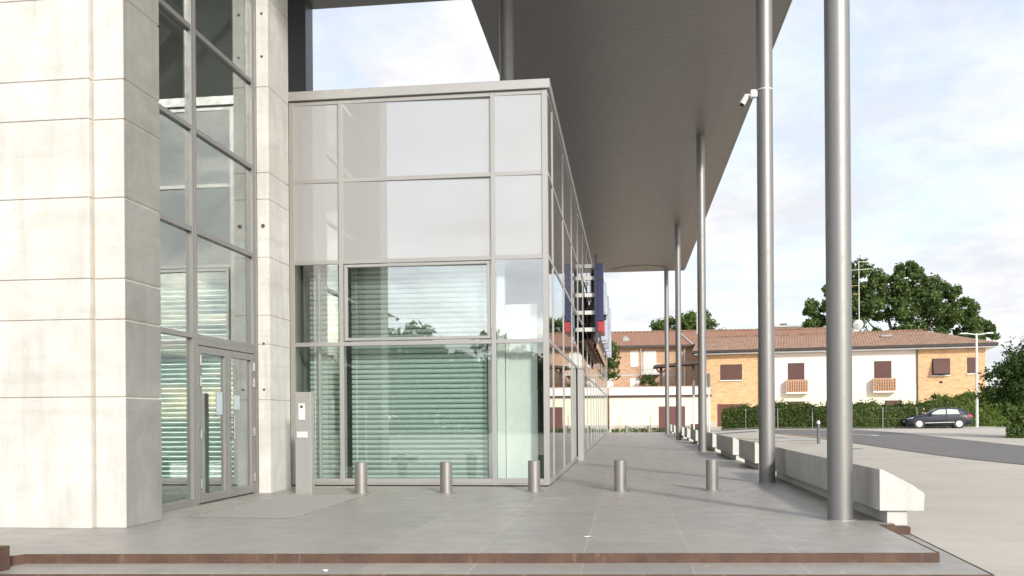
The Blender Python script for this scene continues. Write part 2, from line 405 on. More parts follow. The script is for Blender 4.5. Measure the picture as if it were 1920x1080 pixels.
M['lamp_clear'] = simple('headlamp_clear', (0.6, 0.64, 0.68), 0.15, 0.3)

# ------------------------------------------------------------------ helpers
def link(o):
    col.objects.link(o); return o
def tag(o, label=None, cat=None, group=None, kind=None):
    if label: o['label'] = label
    if cat: o['category'] = cat
    if group: o['group'] = group
    if kind: o['kind'] = kind
    return o
def empty(name, loc=(0, 0, 0), rz=0.0, **k):
    o = link(bpy.data.objects.new(name, None)); o.location = loc; o.rotation_euler = (0, 0, rz)
    o.empty_display_size = 0.2
    return tag(o, **k)
def copy_tree(o, parent=None):
    c = o.copy(); col.objects.link(c); c.parent = parent
    for ch in list(o.children): copy_tree(ch, c)
    return c

class MB:
    def __init__(s): s.bm = bmesh.new()
    def box(s, x0, x1, y0, y1, z0, z1, bev=0.0, seg=1):
        b = bmesh.new(); bmesh.ops.create_cube(b, size=1)
        for v in b.verts:
            v.co = Vector(((x0 + x1) / 2 + v.co.x * (x1 - x0), (y0 + y1) / 2 + v.co.y * (y1 - y0), (z0 + z1) / 2 + v.co.z * (z1 - z0)))
        if bev: bmesh.ops.bevel(b, geom=list(b.edges), offset=bev, segments=seg, affect='EDGES', profile=0.5)
        s.add(b); return s
    def add(s, b, mat=None):
        me = bpy.data.meshes.new('t'); b.to_mesh(me); b.free()
        if mat: me.transform(mat)
        s.bm.from_mesh(me); bpy.data.meshes.remove(me)
    def cyl(s, p0, p1, r0, r1=None, n=24, cap=True):
        p0, p1 = Vector(p0), Vector(p1); r1 = r0 if r1 is None else r1
        d = p1 - p0; b = bmesh.new()
        bmesh.ops.create_cone(b, cap_ends=cap, cap_tris=False, segments=n, radius1=r0, radius2=r1, depth=d.length)
        m = Matrix.Translation((p0 + p1) / 2) @ d.to_track_quat('Z', 'Y').to_matrix().to_4x4()
        s.add(b, m); return s
    def sphere(s, c, r, sc=(1, 1, 1), n=12):
        b = bmesh.new(); bmesh.ops.create_uvsphere(b, u_segments=n, v_segments=max(6, n // 2), radius=r)
        s.add(b, Matrix.Translation(c) @ Matrix.Diagonal((*sc, 1))); return s
    def poly(s, pts):
        s.bm.faces.new([s.bm.verts.new(p) for p in pts]); return s
    def prism(s, pts, vec, bev=0.0):
        b = bmesh.new(); vs = [b.verts.new(p) for p in pts]; f = b.faces.new(vs)
        r = bmesh.ops.extrude_face_region(b, geom=[f])
        bmesh.ops.translate(b, vec=vec, verts=[g for g in r['geom'] if isinstance(g, bmesh.types.BMVert)])
        bmesh.ops.recalc_face_normals(b, faces=b.faces)
        if bev: bmesh.ops.bevel(b, geom=list(b.edges), offset=bev, segments=2, affect='EDGES', profile=0.5)
        s.add(b); return s
    def build(s, name, mat, parent=None, smooth=False, **k):
        me = bpy.data.meshes.new(name); s.bm.to_mesh(me); s.bm.free()
        if isinstance(mat, (list, tuple)):
            for m in mat: me.materials.append(m)
        else: me.materials.append(mat)
        if smooth:
            for p in me.polygons: p.use_smooth = len(p.vertices) <= 4
            me.set_sharp_from_angle(angle=radians(35))
        o = link(bpy.data.objects.new(name, me)); o.parent = parent
        return tag(o, **k)

def mesh_obj(name, verts, faces, mat, parent=None, **k):
    me = bpy.data.meshes.new(name); me.from_pydata(verts, [], faces); me.materials.append(mat); me.update()
    o = link(bpy.data.objects.new(name, me)); o.parent = parent
    return tag(o, **k)

def ss(a, b, x):
    t = min(1.0, max(0.0, (x - a) / (b - a))); return t * t * (3 - 2 * t)
def ter(x, y):
    return -0.095 + 0.325 * ss(14, 58, y) * ss(3.2, 10, x)

# ------------------------------------------------------------------ setting: ground, terrace, road
xs = sorted(set([-400, -200, -100, -60, -40, -20, -12, -7] + [i * 0.9 for i in range(-8, 4)] + [2.92, 2.955] + [3.2 + 0.4 * i for i in range(22)]
                + [12.5 + 1.5 * i for i in range(12)] + [32, 38, 46, 60, 90, 150, 250, 400]))
ys = sorted(set([-400, -200, -100, -50, -20, -5, 0, 4, 7.0] + [7.68, 7.74] + [9 + 1.5 * i for i in range(55)] + [95, 105, 120, 150, 200, 300, 450, 700, 1000]))
gv, gf = [], []
for y in ys:
    for x in xs:
        z = ter(x, y)
        if y < 7.72 and x < 2.94: z = -0.18
        gv.append((x, y, z))
for j in range(len(ys) - 1):
    for i in range(len(xs) - 1):
        a = j * len(xs) + i
        gf.append((a, a + 1, a + 1 + len(xs), a + len(xs)))
mesh_obj('ground', gv, gf, M['pavement'], kind='structure')

# terrace slab and steps
TL, TR = Vector((-5.52, 7.74)), Vector((2.74, 8.49))
terr = [(-5.52, 7.74), (2.74, 8.49), (2.79, 10.6), (2.955, 10.6), (2.955, 63.6), (-30, 63.6), (-30, 7.26), (-5.75, 7.30)]
MB().poly([(x, y, 0.0) for x, y in terr]).build('terrace', M['tiles'], kind='structure')
def edge_strip(pts, z0, z1, t, mb, lip=0.0):
    for (a, b) in zip(pts[:-1], pts[1:]):
        a, b = Vector(a), Vector(b); d = (b - a).normalized(); n = Vector((d.y, -d.x)) * t
        mb.prism([(a.x, a.y, z0), (b.x, b.y, z0), (b.x + n.x, b.y + n.y, z0), (a.x + n.x, a.y + n.y, z0)], (0, 0, z1 - z0))
m = MB(); edge_strip([(-5.75, 7.30), (-5.52, 7.74), (2.74, 8.49), (2.79, 10.6), (2.955, 10.6)], -0.086, 0.004, 0.012, m)
edge_strip([(2.955, 10.612), (2.955, 63.6)], -0.3, 0.002, 0.012, m)
edge_strip([(2.955, 63.6), (-30, 63.6)], -0.3, 0.002, 0.012, m)
m.build('terrace_edge', M['corten'], kind='structure')
MB().poly([(-5.95, 6.75, -0.083), (-5.35, 7.17, -0.083), (2.96, 7.86, -0.083), (3.07, 10.42, -0.083), (2.6, 10.42, -0.083), (2.6, 8.6, -0.083), (-5.3, 7.9, -0.083), (-5.95, 7.6, -0.083)]).build('lower_step', M['tiles'], kind='structure')
m = MB(); edge_strip([(-5.95, 6.75), (-5.35, 7.17), (2.96, 7.86), (3.07, 10.42)], -0.2, -0.079, 0.014, m)
m.build('step_edge', M['corten'], kind='structure')
m = MB(); m.box(-6.1, -5.45, 7.0, 7.43, -0.18, 0.13, 0.004)
m.build('steel_cheek_block', M['corten'], label='rusted steel block closing the left end of the steps', cat='step block')
m = MB(); m.box(2.81, 3.08, 10.43, 10.585, -0.16, -0.004, 0.003)
m.build('steel_end_block', M['corten'], label='rusted steel block beneath the near end of the concrete benches', cat='step block')

def drape(name, left, right, nx, mat, dz, parent=None, **k):
    # sheet between two polylines laid on the ground
    def resample(p, n):
        L = [0]
        for a, b in zip(p[:-1], p[1:]): L.append(L[-1] + math.dist(a, b))
        out = []
        for i in range(n + 1):
            s = L[-1] * i / n
            for q in range(len(p) - 1):
                if s <= L[q + 1] + 1e-9:
                    t = (s - L[q]) / max(1e-9, L[q + 1] - L[q])
                    out.append((p[q][0] + (p[q + 1][0] - p[q][0]) * t, p[q][1] + (p[q + 1][1] - p[q][1]) * t)); break
        return out
    n = 60
    A, B = resample(left, n), resample(right, n)
    vv, ff = [], []
    for i in range(n + 1):
        for j in range(nx + 1):
            t = j / nx; x = A[i][0] * (1 - t) + B[i][0] * t; y = A[i][1] * (1 - t) + B[i][1] * t
            vv.append((x, y, ter(x, y) + dz))
    for i in range(n):
        for j in range(nx):
            a = i * (nx + 1) + j
            ff.append((a, a + 1, a + nx + 2, a + nx + 1))
    return mesh_obj(name, vv, ff, mat, parent, **k)
road_near = [(8.0, 56.5), (8.18, 51.7), (8.7, 41.5), (8.95, 34), (9.02, 30.9), (9.23, 26.6), (9.7, 23.8), (11.5, 17.5), (14.5, 10.0), (19, -5)]
road_far = [(8.3, 59.6), (11.0, 60.4), (14.0, 57.5), (14.28, 50.8), (13.94, 40.4), (13.92, 34.1), (14.6, 27.5), (17.5, 17.0), (21, 8), (27, -6)]
drape('road', road_near, road_far, 10, M['asphalt'], 0.012, kind='structure')
drape('road_branch', [(8.0, 57.2), (8.0, 59.5)], [(3.4, 58.2), (3.4, 59.6)], 6, M['asphalt'], 0.014, kind='structure')
def line(name, a, b, w, mat, lab=None):
    a, b = Vector(a), Vector(b); d = (b - a).normalized(); n = Vector((-d.y, d.x)) * w / 2
    return drape(name, [tuple(a + n), tuple(b + n)], [tuple(a - n), tuple(b - n)], 1, mat, 0.022, kind='structure')
line('yellow_line', (8.2, 49.5), (8.86, 41.9), 0.14, M['mark_yellow'])
line('yellow_line', (6.5, 41.9), (7.85, 39.3), 0.14, M['mark_yellow'])
line('yellow_line', (7.3, 46.6), (7.75, 45.6), 0.25, M['mark_yellow'])
line('yellow_line', (5.6, 48.2), (6.4, 44.6), 0.14, M['mark_yellow'])
line('yellow_line', (5.3, 44.6), (6.0, 41.9), 0.14, M['mark_yellow'])
line('blue_line', (7.2, 45.5), (8.15, 43.8), 0.22, M['mark_blue'])
line('blue_line', (7.3, 42.3), (8.3, 40.8), 0.3, M['mark_blue'])
line('blue_line', (6.0, 47.0), (6.9, 45.0), 0.22, M['mark_blue'])
line('white_arrow_marking', (11.1, 48.8), (11.5, 45.6), 0.14, M['mark_white'])
m = MB(); m.poly([(11.25, 45.7, ter(11.5, 45.6) + .03), (11.85, 45.5, ter(11.5, 45.6) + .03), (11.72, 44.2, ter(11.6, 44.2) + .03)])
m.build('white_arrow_head', M['mark_white'], kind='structure')
m = MB(); m.box(7.55, 8.15, 32.8, 33.15, -0.03, 0.012)
m.build('drain_cover', M['dark_gap'], label='dark drain cover set in the pale paving near the road', cat='drain cover')
# pale kerb along the hedge
drape('kerb', [(3.2, 64.6), (7.2, 64.9), (14.0, 61.9), (19.5, 61.8), (30, 63.5)], [(3.2, 65.2), (7.2, 65.6), (14.0, 62.5), (19.5, 62.3), (30, 64.1)], 1, M['kerb'], 0.10, kind='structure')
drape('kerb_face', [(3.2, 64.59), (7.2, 64.89), (14.0, 61.89), (19.5, 61.79)], [(3.2, 64.6), (7.2, 64.9), (14.0, 61.9), (19.5, 61.8)], 1, M['kerb'], 0.05, kind='structure')

# ------------------------------------------------------------------ concrete tower with glazed entrance
tower = empty('concrete_tower', (-5.67, 9.7, 0), label='tall pale concrete tower with dark glazed entrance on its right flank', cat='tower')
def P(mb, name, mat, root, parent=None, **k):
    # build a part given in world coordinates under a root empty (unrotated)
    o = mb.build(name, mat, parent or root, **k)
    if parent is None or parent == root: o.matrix_parent_inverse = Matrix.Translation(root.location).inverted()
    else: o.matrix_parent_inverse = Matrix.Identity(4)
    return o
# joints
zj = [0, 1.495, 2.38, 2.845, 3.77, 4.665, 5.12, 6.05, 7.0, 7.45, 8.4, 9.3, 10.6]
g = 0.004
m = MB(); mr = MB()
for a, b in zip(zj[:-1], zj[1:]):
    z0, z1 = (a + g if a else 0.0), b - g
    m.box(-13.5, -9.62, 9.62, 9.9, z0, z1, 0.006)
    m.box(-9.60, -6.052, 9.62, 9.9, z0, z1, 0.006)
    m.box(-6.034, -5.672, 9.69, 10.49, z0, z1, 0.010, 2)
P(m, 'front_wall', M['concrete'], tower)
m = MB()
for a, b in zip(zj[:-1], zj[1:]):
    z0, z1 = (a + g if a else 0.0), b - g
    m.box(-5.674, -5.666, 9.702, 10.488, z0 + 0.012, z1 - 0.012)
P(m, 'side_face', M['concrete_return'], tower, label='greyer concrete return face')
m = MB(); m.box(-13.4, -5.684, 9.704, 10.47, 0.0, 10.58); m.box(-13.4, -6.06, 9.634, 9.702, 0, 10.58); P(m, 'wall_core', M['joint'], tower)
# pier right of the entrance
pj = [0, 1.54, 2.46, 2.94, 3.90, 4.86, 5.30, 6.72, 8.2, 9.1, 10.6]
m = MB()
for a, b in zip(pj[:-1], pj[1:]):
    m.box(-6.055, -5.85, 14.36, 15.26, (a + 0.003 if a else 0), b - 0.003, 0.005, 2)
P(m, 'pier', M['concrete'], tower)
m = MB(); m.box(-6.05, -5.860, 14.372, 15.24, 0, 10.59); m.box(-13.5, -6.12, 14.60, 15.97, 0, 10.59); P(m, 'pier_core', M['joint'], tower)
for z in (7.93, 7.22, 2.47, 1.71):
    m = MB(); m.cyl((-5.955, 14.353, z), (-5.955, 14.37, z), 0.020, n=14)
    P(m, 'formwork_tie_hole', M['dark_gap'], tower)
m = MB(); m.cyl((-5.95, 14.34, 4.42), (-5.95, 14.36, 4.42), 0.03, n=12)
P(m, 'rust_plug', M['corten'], tower)
# interior seen through the glass
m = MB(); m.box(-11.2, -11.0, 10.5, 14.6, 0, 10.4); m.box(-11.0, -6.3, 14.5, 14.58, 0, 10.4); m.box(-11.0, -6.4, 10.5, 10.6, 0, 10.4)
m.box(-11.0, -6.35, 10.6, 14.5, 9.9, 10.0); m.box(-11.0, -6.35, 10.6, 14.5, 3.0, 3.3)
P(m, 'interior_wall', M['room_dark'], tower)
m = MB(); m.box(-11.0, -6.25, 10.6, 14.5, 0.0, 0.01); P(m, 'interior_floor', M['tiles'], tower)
for x in (-7.4, -8.8):
    m = MB(); m.box(x, x + 0.18, 10.6, 14.5, 7.6, 7.95); P(m, 'ceiling_beam', M['frame'], tower)
XG = -6.13
levels = [2.42, 3.93, 5.38, 6.80, 8.22]
fr = MB()
for y0, y1 in ((10.49, 10.56), (12.19, 12.255), (12.27, 12.335), (14.30, 14.36)):
    fr.box(XG - 0.10, XG + 0.03, y0, y1, 0.0, 9.9, 0.004)
for z in levels:
    fr.box(XG - 0.09, XG + 0.022, 10.56, 12.19, z - 0.035, z + 0.035, 0.003)
    fr.box(XG - 0.09, XG + 0.022, 12.335, 14.30, z - 0.035, z + 0.035, 0.003)
fr.box(XG - 0.09, XG + 0.024, 10.56, 12.19, 0.0, 0.10, 0.003)
fr.box(XG - 0.09, XG + 0.035, 12.335, 14.30, 2.30, 2.383, 0.003)
fr.box(XG - 0.05, XG + 0.07, 14.36, 14.40, 0.0, 9.9)
P(fr, 'curtain_wall_frame', M['door_frame'], tower)
zz = [0.1] + levels + [9.9]
for a, b in zip(zz[:-1], zz[1:]):
    m = MB(); m.box(XG - 0.03, XG - 0.022, 10.56, 12.19, a + 0.035 * (a > .2), b - 0.035); P(m, 'glass_pane', M['glass_tower'], tower)
    if a > 1:
        m = MB(); m.box(XG - 0.03, XG - 0.022, 12.335, 14.30, a + 0.035, b - 0.035); P(m, 'glass_pane', M['glass_tower'], tower)
# double doors
for i, (y0, y1) in enumerate(((12.345, 13.315), (13.325, 14.29))):
    m = MB(); w = 0.105
    m.box(XG - 0.05, XG + 0.03, y0, y0 + w, 0.02, 2.29, 0.004); m.box(XG - 0.05, XG + 0.03, y1 - w, y1, 0.02, 2.29, 0.004)
    m.box(XG - 0.05, XG + 0.03, y0 + w, y1 - w, 0.02, 0.14, 0.004); m.box(XG - 0.05, XG + 0.03, y0 + w, y1 - w, 2.185, 2.29, 0.004)
    door = P(m, 'entrance_door', M['door_frame'], tower)
    def sub(mb, name, mat, **k):
        o = mb.build(name, mat, door, **k); return o
    m = MB(); m.box(XG - 0.014, XG - 0.006, y0 + w, y1 - w, 0.14, 2.185); sub(m, 'glass_pane', M['glass_tower'])
    hy = y0 + 0.03 if i == 0 else y1 - 0.03
    for z in (0.28, 1.02, 1.82, 2.08) if i else (0.30, 1.02, 1.78, 2.08):
        hm = MB()
        hm.cyl((XG + 0.045, hy, z - 0.07), (XG + 0.045, hy, z + 0.07), 0.017, n=12)
        hm.box(XG + 0.028, XG + 0.045, hy - 0.02, hy + 0.02, z - 0.07, z + 0.07)
        sub(hm, 'hinge', M['steel'])
    if i:
        h = MB(); hy = y0 + 0.05
        h.cyl((XG + 0.10, hy, 0.93), (XG + 0.10, hy, 1.27), 0.014, n=12)
        h.cyl((XG + 0.03, hy, 0.945), (XG + 0.10, hy, 0.945), 0.011, n=10); h.cyl((XG + 0.03, hy, 1.255), (XG + 0.10, hy, 1.255), 0.011, n=10)
        sub(h, 'handle', M['steel'])
        h = MB(); h.cyl((XG + 0.03, hy, 0.86), (XG + 0.037, hy, 0.86), 0.02, n=14); sub(h, 'lock', M['steel'])
        h = MB(); h.box(XG - 0.004, XG - 0.001, 13.58, 13.80, 1.38, 1.60); sub(h, 'paper_notice', M['notice'])
    else:
        h = MB(); h.box(XG - 0.004, XG - 0.001, 12.98, 13.18, 1.30, 1.64); sub(h, 'paper_notice', M['notice'])

# ------------------------------------------------------------------ glass pavilion
XL, XR, YF, YE = -6.09, -1.36, 15.9, 63.4
pav = empty('glass_pavilion', (XR, YF, 0), label='long two storey glass and grey metal pavilion with louvre blinds behind its panes', cat='building')
vm = [(-6.09, -6.0), (-5.165, -5.085), (-2.375, -2.295), (-1.46, -1.36)]
hz = [2.57, 4.055, 5.535]
f = MB()
for i, (a, b) in enumerate(vm):
    f.box(a, b, YF, YF + 0.14, 0.02, 6.99, 0.004)
for (a, b) in zip(vm[:-1], vm[1:]):
    for z in hz: f.box(a[1], b[0], YF + 0.006, YF + 0.13, z - 0.036, z + 0.036, 0.003)
    f.box(a[1], b[0], YF + 0.006, YF + 0.13, 0.055, 0.135, 0.003)
    f.box(a[1], b[0], YF + 0.006, YF + 0.13, 6.92, 6.99, 0.003)
f.box(XL, XR, YF - 0.012, YF + 0.12, 0.022, 0.052, 0.002)
P(f, 'front_frame', M['frame'], pav)
m = MB(); m.box(XL + 0.02, XR - 0.02, YF + 0.03, YF + 0.12, 0.0, 0.022); P(m, 'shadow_gap', M['dark_gap'], pav)
m = MB(); m.box(XL - 0.06, XR + 0.05, YF - 0.05, YF + 0.35, 7.0, 7.165, 0.006)
m.box(XR - 0.22, XR + 0.05, YF + 0.35, YE, 7.0, 7.165, 0.006)
P(m, 'parapet_cap', M['flashing'], pav)
# middle opening light: inner sash frame
m = MB(); x0, x1, z0, z1 = -5.06, -2.40, 2.625, 4.0
for q in ((x0, x0 + 0.05, z0, z1), (x1 - 0.05, x1, z0, z1), (x0 + 0.05, x1 - 0.05, z0, z0 + 0.05), (x0 + 0.05, x1 - 0.05, z1 - 0.05, z1)):
    m.box(q[0], q[1], YF - 0.02, YF + 0.06, q[2], q[3], 0.003)
P(m, 'window_sash', M['frame'], pav)
rows = [(0.135, 2.534), (2.606, 4.019), (4.091, 5.499), (5.571, 6.92)]
for (a, b) in zip(vm[:-1], vm[1:]):
    for r, (z0, z1) in enumerate(rows):
        w_ = b[0] - a[1]; m = MB(); m.prism([(a[1], YF + 0.012, z0), (b[0], YF + 0.012 + 0.020 * w_, z0), (b[0], YF + 0.020 + 0.020 * w_, z0), (a[1], YF + 0.020, z0)], (0, 0, z1 - z0))
        P(m, 'glass_pane' if r < 2 else 'spandrel_panel', (M['glass'], M['glass_upper'], M['spandrel'], M['spandrel'])[r], pav)
# side facade
ym = [YF + 0.14, 16.95, 19.72, 22.8, 25.6, 28.6, 31.6, 34.6, 37.6, 40.6, 43.6, 46.6, 49.6, 52.6, 55.6, 58.6, 61.0, YE - 0.06]
f = MB()
for y in ym[1:]:
    f.box(XR - 0.12, XR + 0.012, y - 0.032, y + 0.032, 0.03, 6.99, 0.003)
ends = [YF + 0.14] + [y for y in ym[1:]]
for a, b in zip(ends[:-1], ends[1:]):
    a2 = a + 0.032 if a > YF + 0.2 else a
    for z in hz: f.box(XR - 0.11, XR + 0.008, a2, b - 0.032, z - 0.036, z + 0.036)
    f.box(XR - 0.11, XR + 0.006, a2, b - 0.032, 0.03, 0.125); f.box(XR - 0.11, XR + 0.008, a2, b - 0.032, 6.93, 6.99)
P(f, 'side_frame', M['frame'], pav)
for a, b in zip(ends[:-1], ends[1:]):
    a2 = a + 0.032 if a > YF + 0.2 else a
    for r, (z0, z1) in enumerate(((0.125, 2.534),) + tuple(rows[1:])):
        m = MB(); m.box(XR - 0.012, XR - 0.004, a2, b - 0.032, z0, z1)
        P(m, 'glass_pane' if r < 2 else 'spandrel_panel', M['glass_side'] if r < 2 else M['spandrel_side'], pav)
m = MB(); m.box(XR + 0.012, XR + 0.17, 24.9, 25.75, 0.0, 2.50, 0.006); P(m, 'door_jamb', M['frame'], pav)
m = MB(); m.box(XR + 0.012, XR + 0.17, 24.9, 25.8, 2.50, 2.56); P(m, 'door_lintel', M['door_frame'], pav)
# roof deck, slabs, interior
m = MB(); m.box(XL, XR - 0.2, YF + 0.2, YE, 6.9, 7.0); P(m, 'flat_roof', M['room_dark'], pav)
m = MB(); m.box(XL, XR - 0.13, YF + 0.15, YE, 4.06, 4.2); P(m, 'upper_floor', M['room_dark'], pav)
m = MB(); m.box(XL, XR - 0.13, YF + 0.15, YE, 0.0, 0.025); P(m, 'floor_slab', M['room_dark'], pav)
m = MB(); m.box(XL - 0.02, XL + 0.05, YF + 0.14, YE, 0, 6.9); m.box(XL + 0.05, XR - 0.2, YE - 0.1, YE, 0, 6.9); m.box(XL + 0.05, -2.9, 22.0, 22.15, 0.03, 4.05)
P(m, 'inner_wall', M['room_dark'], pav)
m = MB(); m.box(-2.36, -2.20, 16.35, 16.5, 0.03, 4.05, 0.004); P(m, 'inner_post', M['white'], pav)
m = MB(); m.box(-2.50, -2.37, 16.28, 16.33, 0.03, 4.0, 0.002); P(m, 'blind_guide', M['white'], pav)
m = MB(); m.box(-2.19, -1.62, 16.40, 16.50, 0.03, 3.28, 0.004); P(m, 'partition_panel', M['white'], pav, label='tall white partition panel behind the right pane')
m = MB(); m.cyl((-5.62, 16.15, 0.03), (-5.62, 16.15, 4.05), 0.03, n=12); P(m, 'blind_pole', M['frame'], pav)

def blind(name, x0, x1, label):
    m = MB(); n = 42; top = 3.98
    for i in range(n):
        z = top - 0.05 - i * 0.0925
        if z < 0.08: break
        # curved louvre, concave, tilted
        prof = []
        for k in range(7):
            a_ = (k / 6 - 0.5) * 2.7
            prof.append((16.345 - 0.045 * cos(a_), z + 0.0425 * sin(a_)))
        for k in range(6):
            (ya, za), (yb, zb) = prof[k], prof[k + 1]
            m.poly([(x0, ya, za), (x1, ya, za), (x1, yb, zb), (x0, yb, zb)])
            m.poly([(x0, ya + 0.004, za), (x0, yb + 0.004, zb), (x1, yb + 0.004, zb), (x1, ya + 0.004, za)])
    root = empty(name, ((x0 + x1) / 2, 16.3, 0.03), label=label, cat='window blind', group='louvre blinds behind the pavilion front')
    bmesh.ops.remove_doubles(m.bm, verts=m.bm.verts, dist=0.0005); P(m, 'louvre_slats', M['slat'], root, smooth=True)
    m = MB(); m.box(x0, x1, 16.24, 16.36, 3.98, 4.05); P(m, 'head_rail', M['frame'], root)
    for x in (x0 + 0.10, x1 - 0.03):
        m = MB(); m.box(x - 0.006, x + 0.006, 16.285, 16.291, 0.06, 3.98)
        P(m, 'ladder_cord', M['white'], root)
blind('louvre_blind', -5.86, -5.16, 'narrow green grey louvre blind behind the left pane, beside the intercom pillar')
blind('louvre_blind', -5.06, -2.52, 'wide green grey louvre blind behind the large middle panes')

# ------------------------------------------------------------------ canopy
can = empty('canopy_roof', (2.52, 11.03, 10.7), label='huge dark flat canopy roof carried high on slender grey columns', cat='canopy')
ZC = 10.7
m = MB()
m.prism([(-3.45, 10.0, ZC), (2.95, 10.0, ZC), (3.82, 10.0, ZC + 0.10), (3.82, 10.0, ZC + 0.45), (-3.45, 10.0, ZC + 0.45)], (0, 50.4, 0))
m.box(-7.17, -3.452, 10.0, 20.28, ZC + 0.001, ZC + 0.449)
P(m, 'soffit', M['soffit'], can)
m = MB(); m.box(-9.6, -7.172, 19.8, 20.28, 0, ZC + 0.449, 0.004); m.box(-9.6, -7.172, 16.0, 19.8, ZC + 0.001, ZC + 0.449)
P(m, 'portal_leg', M['anthracite'], can)
m = MB(); m.box(3.822, 3.85, 9.98, 60.42, ZC + 0.09, ZC + 0.47, 0.003); m.box(-7.19, 3.85, 9.95, 9.98, ZC, ZC + 0.47); m.box(-3.47, 3.822, 60.40, 60.43, ZC, ZC + 0.47)
P(m, 'fascia', M['flashing'], can)
def cable():
    mm = MB(); pts = [(-1.0 + i * 0.5, 59.5 - 3.5 * sin(i * 0.35 + 0.2) * 0.5, ZC - 0.012) for i in range(8)]
    for a, b in zip(pts[:-1], pts[1:]): mm.cyl(a, b, 0.012, n=6)
    P(mm, 'cable', M['black'], can)
cable()

def column(x, y, z0, z1, label):
    root = empty('steel_column', (x, y, z0), label=label, cat='column', group='slender round canopy columns')
    m = MB(); m.cyl((0, 0, 0), (0, 0, z1 - z0), 0.143, n=48); m.build('shaft', M['column'], root, smooth=True)
    m = MB(); m.cyl((0, 0, 0.001), (0, 0, 0.010), 0.165, n=40); m.build('base_ring', M['flashing'], root, smooth=True)
    return root
column(2.47, 11.03, 0, ZC, 'thickest looking grey column in front, beside the near end of the benches')
c2 = column(2.52, 16.95, 0, ZC, 'grey column carrying the white security camera')
column(2.53, 31.3, 0, ZC, 'third grey column along the benches, between the camera column and the paired far ones')
column(2.56, 46.0, 0, ZC, 'fourth grey column along the benches, right one of the close far pair')
column(2.60, 60.1, 0, ZC, 'most distant grey column, at the far end of the canopy')
column(-2.36, 18.1, 7.001, ZC, 'grey column standing above the pavilion roof edge')
for z in (7.25, 7.62):
    pass

# ------------------------------------------------------------------ security camera
sc = empty('security_camera', (2.52 - 0.143, 16.90, 7.04), label='small white security camera strapped to a grey column', cat='security camera')
def S(mb, name, mat): 
    o = mb.build(name, mat, sc, smooth=True); return o
m = MB(); m.cyl((0.143, 0.05, 0.085), (0.143, 0.05, 0.105), 0.148, n=40); S(m, 'strap', M['white_metal'])
m = MB(); m.box(-0.125, -0.02, -0.10, 0.02, -0.06, 0.08, 0.018, 2); S(m, 'junction_box', M['white_metal'])
m = MB(); m.box(-0.022, 0.004, -0.06, 0.0, -0.045, 0.06, 0.004); S(m, 'bracket', M['steel'])
m = MB(); m.cyl((-0.12, -0.05, -0.01), (-0.21, -0.06, -0.01), 0.022, n=14); m.sphere((-0.21, -0.06, -0.02), 0.032); S(m, 'arm', M['white_metal'])
m = MB(); m.cyl((-0.20, -0.06, -0.04), (-0.28, -0.10, -0.19), 0.05, 0.055, n=20); S(m, 'camera_body', M['white_metal'])
m = MB(); m.cyl((-0.28, -0.10, -0.191), (-0.284, -0.102, -0.198), 0.042, n=20); S(m, 'lens', M['black'])

# ------------------------------------------------------------------ sign on the side facade
sg = empty('wall_sign', (XR, 29.4, 3.9), label='projecting blue and red letter sign on white brackets, seen edge-on', cat='sign')
for y in (29.5, 33.4, 37.4, 41.4):
    for z in (6.09, 5.70, 5.15, 4.58, 4.03):
        m = MB(); m.box(XR + 0.012, -1.0, y, y + 0.10, z - 0.065, z + 0.065, 0.004); P(m, 'bracket', M['white_metal'], sg)
m = MB(); m.box(-1.06, -1.03, 29.62, 46, 3.7, 6.0)
for y in range(30, 46, 2): m.box(-1.16, -1.06, y, y + 0.06, 3.6, 6.1)
P(m, 'backing_rail', M['gutter'], sg)
m = MB(); m.box(-1.0, -0.925, 29.3, 29.42, 3.93, 6.42, 0.004); P(m, 'end_plate', M['blue'], sg)
m = MB(); m.box(-0.925, -0.735, 29.42, 29.85, 4.30, 6.16, 0.01); m.box(-0.925, -0.735, 29.85, 31.1, 4.30, 4.72, 0.01); P(m, 'letter', M['blue'], sg)
m = MB(); m.box(-0.93, -0.73, 29.41, 29.86, 5.60, 5.68); m.box(-0.93, -0.66, 29.45, 29.9, 4.37, 4.42); m.box(-0.93, -0.64, 29.45, 29.9, 4.47, 4.50); P(m, 'letter_band', M['black'], sg)
m = MB(); m.box(-0.925, -0.735, 29.40, 31.2, 3.95, 4.28, 0.01); P(m, 'red_underline', M['red'], sg)
for (y0, y1) in ((33.3, 35.0), (37.2, 39.2), (41.4, 43.4)):
    m = MB(); m.box(-0.925, -0.72, y0, y0 + 0.4, 3.98, 6.12, 0.01); m.box(-0.925, -0.72, y1 - 0.4, y1, 3.98, 6.12, 0.01)
    m.box(-0.925, -0.72, y0 + 0.4, y1 - 0.4, 5.7, 6.12, 0.01); m.box(-0.925, -0.72, y0 + 0.4, y1 - 0.4, 4.9, 5.2, 0.01)
    P(m, 'letter', M['blue_pale'], sg)
aw = MB(); aw.prism([(XR + 0.012, 31.5, 3.9), (-1.0, 31.5, 3.82), (-1.0, 31.5, 3.55), (-1.04, 31.5, 3.55), (-1.04, 31.5, 3.78), (XR + 0.012, 31.5, 3.85)], (0, 14, 0))
aw.build('side_awning', M['balcony_brick'], label='narrow rust brown awning strip on the side facade under the sign', cat='awning')

